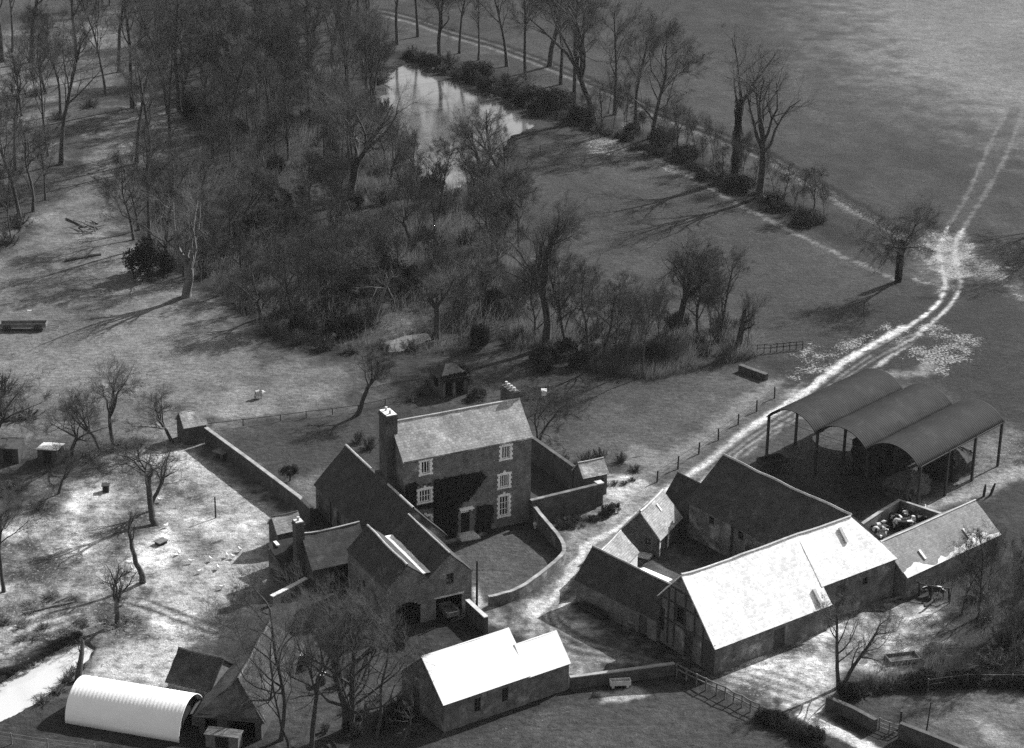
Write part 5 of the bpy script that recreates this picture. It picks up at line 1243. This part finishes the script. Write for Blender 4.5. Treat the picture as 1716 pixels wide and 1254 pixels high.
def cow_mesh(head):
    P = [(0,0,1.02),(.55,0,1.0),(.95,0,1.08),(-.55,0,1.05),(-.85,0,1.08), (1.25,0,1.08+.25*head),(1.5,0,1.1+.38*head),(1.78,0,.95+.45*head),
         (.72,.2,.62),(.74,.2,.32),(.72,.2,.04),(.72,-.2,.62),(.70,-.2,.32),(.72,-.2,.04),
         (-.78,.2,.68),(-.9,.2,.42),(-.84,.2,.04),(-.78,-.2,.68),(-.88,-.2,.42),(-.82,-.2,.04),(-1.02,0,.95),(-1.08,0,.55),
         (1.48,.2,1.16+.38*head),(1.48,-.2,1.16+.38*head)]
    E_ = [(0,1),(1,2),(0,3),(3,4),(2,5),(5,6),(6,7),(1,8),(8,9),(9,10),(1,11),(11,12),(12,13),(4,14),(14,15),(15,16),(4,17),(17,18),(18,19),(4,20),(20,21),(6,22),(6,23)]
    Rd = [(.42,.40),(.40,.42),(.30,.34),(.42,.42),(.34,.34),(.2,.24),(.16,.17),(.11,.11),.15,.09,.07,.15,.09,.07,.19,.1,.07,.19,.1,.07,.05,.03,.05,.05]
    return skin('cow', P, E_, Rd, M['cowhide'])
cows = [cow_mesh(h) for h in (1,-.6,.3)]
for i,(px,py,rz) in enumerate(((1462,889,.3),(1471,893,.6),(1500,873,2.5),(1508,880,.2),(1516,870,1.2),(1524,878,.7),(1531,866,3.6),(1537,874,.4),(1521,884,3.3),(1549,872,2.0),(1513,862,.9),(1542,864,1.1),(1472,908,.8))):
    g = S(px,py+6); o = from_mesh('cow', cows[i%3]); o.location = (g.x,g.y,0); o.rotation_euler = (0,0,rz); o.scale = (.8,)*3; tag(o, 'black and white cow standing in the walled pen', 'cow', 'cows in the pen')
g = S(1568,1000); o = from_mesh('cow', cows[1]); o.location = (g.x,g.y,0); o.rotation_euler = (0,0,2.9); o.scale = (.75,)*3; tag(o, 'black and white cow by the broken rails past the barn end', 'cow')
sp_ = skin('sheep', [(0,0,.58),(.3,0,.58),(-.3,0,.58),(.52,0,.62),(.68,0,.52),(.3,.12,.3),(.3,.12,.02),(.3,-.12,.3),(.3,-.12,.02),(-.32,.12,.3),(-.32,.12,.02),(-.32,-.12,.3),(-.32,-.12,.02)],
     [(0,1),(0,2),(1,3),(3,4),(1,5),(5,6),(1,7),(7,8),(2,9),(9,10),(2,11),(11,12)], [.28,.26,.26,.13,.08,.08,.04,.08,.04,.08,.04,.08,.04], M['wool'])
g = S(433,668); o = from_mesh('sheep', sp_); o.location = (g.x,g.y,gz(g)); o.rotation_euler = (0,0,.4); o.scale = (1.15,)*3; tag(o, 'lone sheep grazing in the meadow by the garden fence', 'sheep')
hen = skin('hen', [(0,0,.24),(.1,0,.27),(.2,0,.38),(.25,0,.42),(-.12,0,.27),(-.24,0,.4),(.0,.05,.1),(.02,.05,.01),(.0,-.05,.1),(.02,-.05,.01)],
     [(0,1),(1,2),(2,3),(0,4),(4,5),(0,6),(6,7),(0,8),(8,9)], [.12,.11,.06,.045,.1,.04,.03,.012,.03,.012], M['hen_white'])
for px,py in ((380,935),(390,937),(335,962),(353,941),(402,925),(221,957),(320,945),(444,980),(372,988),(278,885),(268,842),(365,955),(300,930)):
    g = S(px,py); o = from_mesh('hen', hen); o.location = (g.x,g.y,0); o.rotation_euler = (0,0,rnd.uniform(0,6.28)); o.scale = (1.1,)*3; tag(o, 'white hen on the pale orchard ground', 'hen', 'hens in the orchard')

# ---------------------------------------------------------------- hay, carts, huts and farm clutter
def lump(mb, cx, cy, lx, ly, h, seed, n=9):
    """rounded uneven stack"""
    rgl = random.Random(seed); b = len(mb.v); rows = 7
    for j in range(rows+1):
        t = j/rows; s = 1.0 if t < .55 else math.cos((t-.55)/.45*1.45)
        for i in range(n*4):
            a = 6.283*i/(n*4); c = abs(math.cos(a))**.4*math.copysign(1,math.cos(a)); q = abs(math.sin(a))**.4*math.copysign(1,math.sin(a))
            k = s*rgl.uniform(.84,1.1); mb.v.append((cx+c*lx*k, cy+q*ly*k, -.1+h*t*rgl.uniform(.97,1.03)))
    w_ = n*4
    for j in range(rows):
        for i in range(w_): mb.f.append((b+j*w_+i, b+j*w_+(i+1)%w_, b+(j+1)*w_+(i+1)%w_, b+(j+1)*w_+i))
    mb.f.append(tuple(b+rows*w_+i for i in range(w_)))
for nm,lab,u,v,lx,ly,h,m_,sd_ in (('haystack','big dark haystack filling the back of the middle hay barn span',9.6,-8.9,4.6,2.4,4.6,'hay_dark',1),('hay_heap','loose paler hay heap under the front of the outer hay barn span',3.4,-14.6,2.2,1.7,2.3,'hay',2),('straw_stack','cut straw stack under the outer hay barn roof behind the heap',10.4,-14.8,2.4,2.1,3.0,'hay_dark',3)):
    mb = MB(); lump(mb, 0, 0, lx, ly, h, sd_); o = mb.build(nm, M[m_], smooth=False); o.location = loc(u,v,g_ := (25.9,188.8),DA); o.rotation_euler = (0,0,DA); tag(o, lab, 'haystack')
    st = MB(); rgl = random.Random(sd_+40)
    for i in range(2500):
        q = Vector(rgl.choice(mb.v)); d = Vector((q.x+rgl.gauss(0,lx*.3), q.y+rgl.gauss(0,ly*.3), rgl.gauss(.1,1.0))).normalized(); st.spike(q-d*.1, d, rgl.uniform(.15,.45), .012)
    st.build('loose_straw', M[m_], o, uv=False)
def cart(name, label, px, az, L=2.8, W=1.5, m='oak', wheels=2, bed=.7, side=.45, cat='cart'):
    g = S(*px); o = empty(name, label, cat, (g.x,g.y,gz(g)), az)
    mb = MB(); mb.box(-L/2,L/2,-W/2,W/2,bed-.08,bed)
    mb.box(-L/2,L/2,-W/2,-W/2+.05,bed,bed+side); mb.box(-L/2,L/2,W/2-.05,W/2,bed,bed+side); mb.box(-L/2,-L/2+.05,-W/2+.05,W/2-.05,bed,bed+side); mb.box(L/2-.05,L/2,-W/2+.05,W/2-.05,bed,bed+side)
    mb.build('body', M[m], o)
    mb = MB(); mb.beam((L/2,.3,bed-.05),(L/2+1.4,.25,bed-.25),.08); mb.beam((L/2,-.3,bed-.05),(L/2+1.4,-.25,bed-.25),.08); mb.build('shafts', M[m], o)
    for s in (-1,1):
        for k in range(wheels//2):
            x = 0 if wheels == 2 else (-L*.33,L*.33)[k]; r = bed*.85
            w_ = MB(); pts = [(x+r*math.cos(6.283*i/16), s*(W/2+.12), r+r*math.sin(6.283*i/16)) for i in range(17)]
            w_.tube(pts, [.05]*17, 4, False)
            for i in range(5): a = math.pi*i/5; w_.beam((x-r*math.cos(a),s*(W/2+.12),r-r*math.sin(a)),(x+r*math.cos(a),s*(W/2+.12),r+r*math.sin(a)),.04)
            w_.build('wheel', M['iron'], o)
    return o
cart('farm_cart', 'dark two-wheeled cart left by the corner post of the hay barn', (1293,785), .5)
cart('trailer', 'long low feed trailer with a white upright standing in the meadow', (40,552), .06, 5.4, 1.3, 'weathered', 4, .5, .4, 'trailer')
g = S(48,540); mb = MB(); mb.box(-.25,.25,-.06,.06,.0,1.3); o = mb.build('white_board', M['whitewash']); o.location = (g.x,g.y,.2); o.rotation_euler = (0,.15,.3); tag(o, 'white board leaning on the low feed trailer', 'board')
cart('hay_wagon', 'dark wagon half hidden under the middle hay barn roof', (1500,760), .8, 3.4, 1.7, 'oak', 4, .9, .6)
cart('coach_cart', 'cart standing in the dark square doorway of the coach house', (752,1034), FA+1.57, 2.0, 1.2, 'weathered', 2, .6, .35)
def hutch(name, label, px, az, L, W, h0, h1, m='timber', roof='timber_pale', cat='hutch'):
    g = S(*px); o = empty(name, label, cat, (g.x,g.y,gz(g)), az)
    mb = MB(); mb.quad((0,0,0),(L,0,0),(L,0,h0),(0,0,h0)); mb.quad((L,W,0),(0,W,0),(0,W,h1),(L,W,h1)); mb.quad((0,W,0),(0,0,0),(0,0,h0),(0,W,h1)); mb.quad((L,0,0),(L,W,0),(L,W,h1),(L,0,h0)); mb.build('body', M[m], o)
    mb = MB(); mb.slab((-.1,-.1,h0),(L+.1,-.1,h0),(L+.1,W+.1,h1),(-.1,W+.1,h1),2,2,.06,.01,1); mb.build('roof', M[roof], o)
    mb = MB(); mb.box(L*.3,L*.7,-.04,-.003,.1,h0*.85); mb.build('door', M['dark'], o); return o
hutch('hen_house', 'dark hen house with a white-edged roof under the orchard row', (64,778), -.1, 2.0, 2.2, 1.7, 1.4, 'timber', 'lime', 'hen house')
hutch('hen_house', 'dark hen house half hidden by brambles left of the white-edged one', (-4,775), -.1, 2.2, 2.0, 1.6, 1.9, 'timber', 'timber', 'hen house')
hutch('coop', 'low wooden coop against the orchard wall', (358,768), -.65, 1.3, .8, .8, .9)
hutch('nest_crate', 'small dark crate alone on the pale orchard ground', (172,826), .1, .6, .6, .75, .75, 'oak', 'oak', 'crate')
hutch('tipped_crate', 'small crate with pale edge lying near the slim orchard post', (268,916), .9, .9, .7, .35, .35, 'oak', 'weathered', 'crate')
hutch('feed_store', 'low boarded feed store beside the hip-ended barn and white hut', (322,1216), -.2, 2.9, 1.7, 1.1, 1.3, 'weathered', 'timber', 'store')
hutch('calf_crate', 'boarded open crate in front of the feed store by the hut', (345,1252), -.2, 2.6, 1.0, 1.2, 1.2, 'weathered', 'weathered', 'crate')
def trough(name, label, px, az, L, W, h, m, leg=True, cat='trough'):
    g = S(*px); o = empty(name, label, cat, (g.x,g.y,gz(g)), az)
    mb = MB(); z = .25 if leg else 0
    mb.box(-L/2,L/2,-W/2,W/2,z,z+.08); mb.box(-L/2,L/2,-W/2,-W/2+.07,z+.08,z+h); mb.box(-L/2,L/2,W/2-.07,W/2,z+.08,z+h); mb.box(-L/2,-L/2+.07,-W/2+.07,W/2-.07,z+.08,z+h); mb.box(L/2-.07,L/2,-W/2+.07,W/2-.07,z+.08,z+h)
    mb.build('basin', M[m], o)
    for s in (-1,1):
        if leg: mb = MB(); mb.box(s*L*.35-.1,s*L*.35+.1,-W*.4,W*.4,-.1,z); mb.build('leg', M[m], o)
    return o
trough('water_trough', 'pale stone water trough in front of the yard wall', (1039,1151), .12, 1.7, .6, .4, 'concrete')
trough('feed_trough', 'long dark feed trough on legs along the cart range wall', (996,1030), R(-47.57), 2.6, .7, .35, 'oak')
trough('sheep_trough', 'flat wooden box lying on rough ground right of the twin-stemmed tree', (1512,1106), .25, 2.7, 1.3, .35, 'weathered', False, 'box')
def log(name, label, a, b, r, m='bark', z=.12, cat='log'):
    A = S(*a); Bq = S(*b); mid = (A+Bq)/2; mb = MB(); rgl = random.Random(int(a[0]))
    pts = [A.lerp(Bq,i/5)-A+Vector((rgl.gauss(0,.05),rgl.gauss(0,.05),z+rgl.gauss(0,.03))) for i in range(6)]
    mb.tube(pts, [r*(1-.08*i) for i in range(6)], 7); mb.f.append(tuple(range(6,-1,-1))); o = mb.build(name, M[m]); o.location = (A.x,A.y,gz(A)); tag(o, label, cat); return o
log('fallen_log', 'thick fallen log with a fork lying in the meadow', (112,438), (168,428), .32)
log('fallen_branch', 'fallen dark branch upslope of the thick log in the meadow', (112,368), (140,382), .16)
log('stacked_pole', 'pale pole leaning on the ground by the barn end door', (1462,1000), (1474,985), .14, 'lime', .35)
log('sawn_trunk', 'straight pale sawn trunk lying past the barn end', (1480,1010), (1520,1000), .17, 'weathered')
log('rail_pole', 'dark pole propped at an angle in the timber heap', (1548,1024), (1572,1003), .12, 'oak', .4)
log('loose_bough', 'slim bough lying on the woodland grass', (148,292), (180,282), .12)
log('orchard_bough', 'dead bough on the bank in front of the moat', (40,1030), (125,1010), .1, 'bark_pale')
log('orchard_bough', 'dead bough curving over weeds above the moat', (75,1020), (118,1000), .08, 'bark_pale')
g = S(150,385); o = empty('debris_heap', 'pale heap of sawn boughs by the fallen log', 'log heap', (g.x,g.y,gz(g))); rgl = random.Random(3)
for i in range(14):
    a = rgl.uniform(0,3.14); c = Vector((rgl.gauss(0,.7),rgl.gauss(0,1.0),.15+rgl.random()*.5)); d = Vector((math.cos(a),math.sin(a),rgl.gauss(0,.2)))*rgl.uniform(.4,1.1)
    mb = MB(); mb.tube([c-d,c+d],[.1,.07],6); mb.build('bough', M['bark_pale'] if i%2 else M['bark'], o)
g = S(1648,832)
for k,(dx,lab) in enumerate(((0,'dark stake standing on the pale bank beyond the cattle shed'),(.7,'leaning dark stake beside the other on the pale bank'))):
    mb = MB(); mb.tube([(0,0,-.2),(.05+.15*k,0,.6),(.1+.3*k,0,1.3)],[.12,.14,.08],6); o = mb.build('stake', M['oak']); o.location = (g.x+dx,g.y+.3*k,0); tag(o, lab, 'stake')
# heaps and garden bits
for px,lab,nm,m_,s in (((1048,772),'white sheet of metal propped by the verge above the tiled privy','metal_sheet','whitewash',.5),((1072,765),'pale board lying on the verge above the tiled privy','board','whitewash',.45)):
    g = S(*px); mb = MB(); mb.slab((-s,0,0),(s,0,0),(s,.3,s*1.6),(-s,.3,s*1.6),2,2,.04,0,1); o = mb.build(nm, M[m_]); o.location = (g.x,g.y,0); o.rotation_euler = (0,0,.3); tag(o, lab, 'board')
for px,lab in (((897,885),'pale urn on the lawn beneath the curving wall'),((912,893),'round stone ball ornament on the lawn beneath the curving wall')):
    g = S(*px); mb = MB(); mb.tube([(0,0,-.05),(0,0,.12),(0,0,.3),(0,0,.5),(0,0,.62)],[.2,.12,.22,.26,.16],10); o = mb.build('urn', M['stone'], smooth=True); o.location = (g.x,g.y,0); tag(o, lab, 'urn')
for px,lab in (((506,1112),'barrel with a white lid under the tall forked tree'),((540,1145),'dark butt with a pale top under the spreading tree')):
    g = S(*px); o = empty('barrel', lab, 'barrel', (g.x,g.y,0)); mb = MB(); mb.tube([(0,0,-.05),(0,0,.4),(0,0,.85)],[.3,.38,.3],12); mb.build('staves', M['oak'], o, True); mb = MB(); mb.tube([(0,0,.85),(0,0,.9)],[.34,.34],12); mb.build('lid', M['whitewash'], o)

# ---------------------------------------------------------------- air
mt = bpy.data.materials.new('haze'); mt.use_nodes = True; N = mt.node_tree.nodes; N.clear()
ou = N.new('ShaderNodeOutputMaterial'); pv_ = N.new('ShaderNodeVolumePrincipled')
pv_.inputs['Color'].default_value = (.9,.9,.9,1); pv_.inputs['Density'].default_value = .00004; pv_.inputs['Anisotropy'].default_value = .2
mt.node_tree.links.new(pv_.outputs[0], ou.inputs['Volume'])
mb = MB(); mb.box(-820,820,-320,1520,-3,88); o = mb.build('haze', mt); o['kind'] = 'stuff'
#@@END
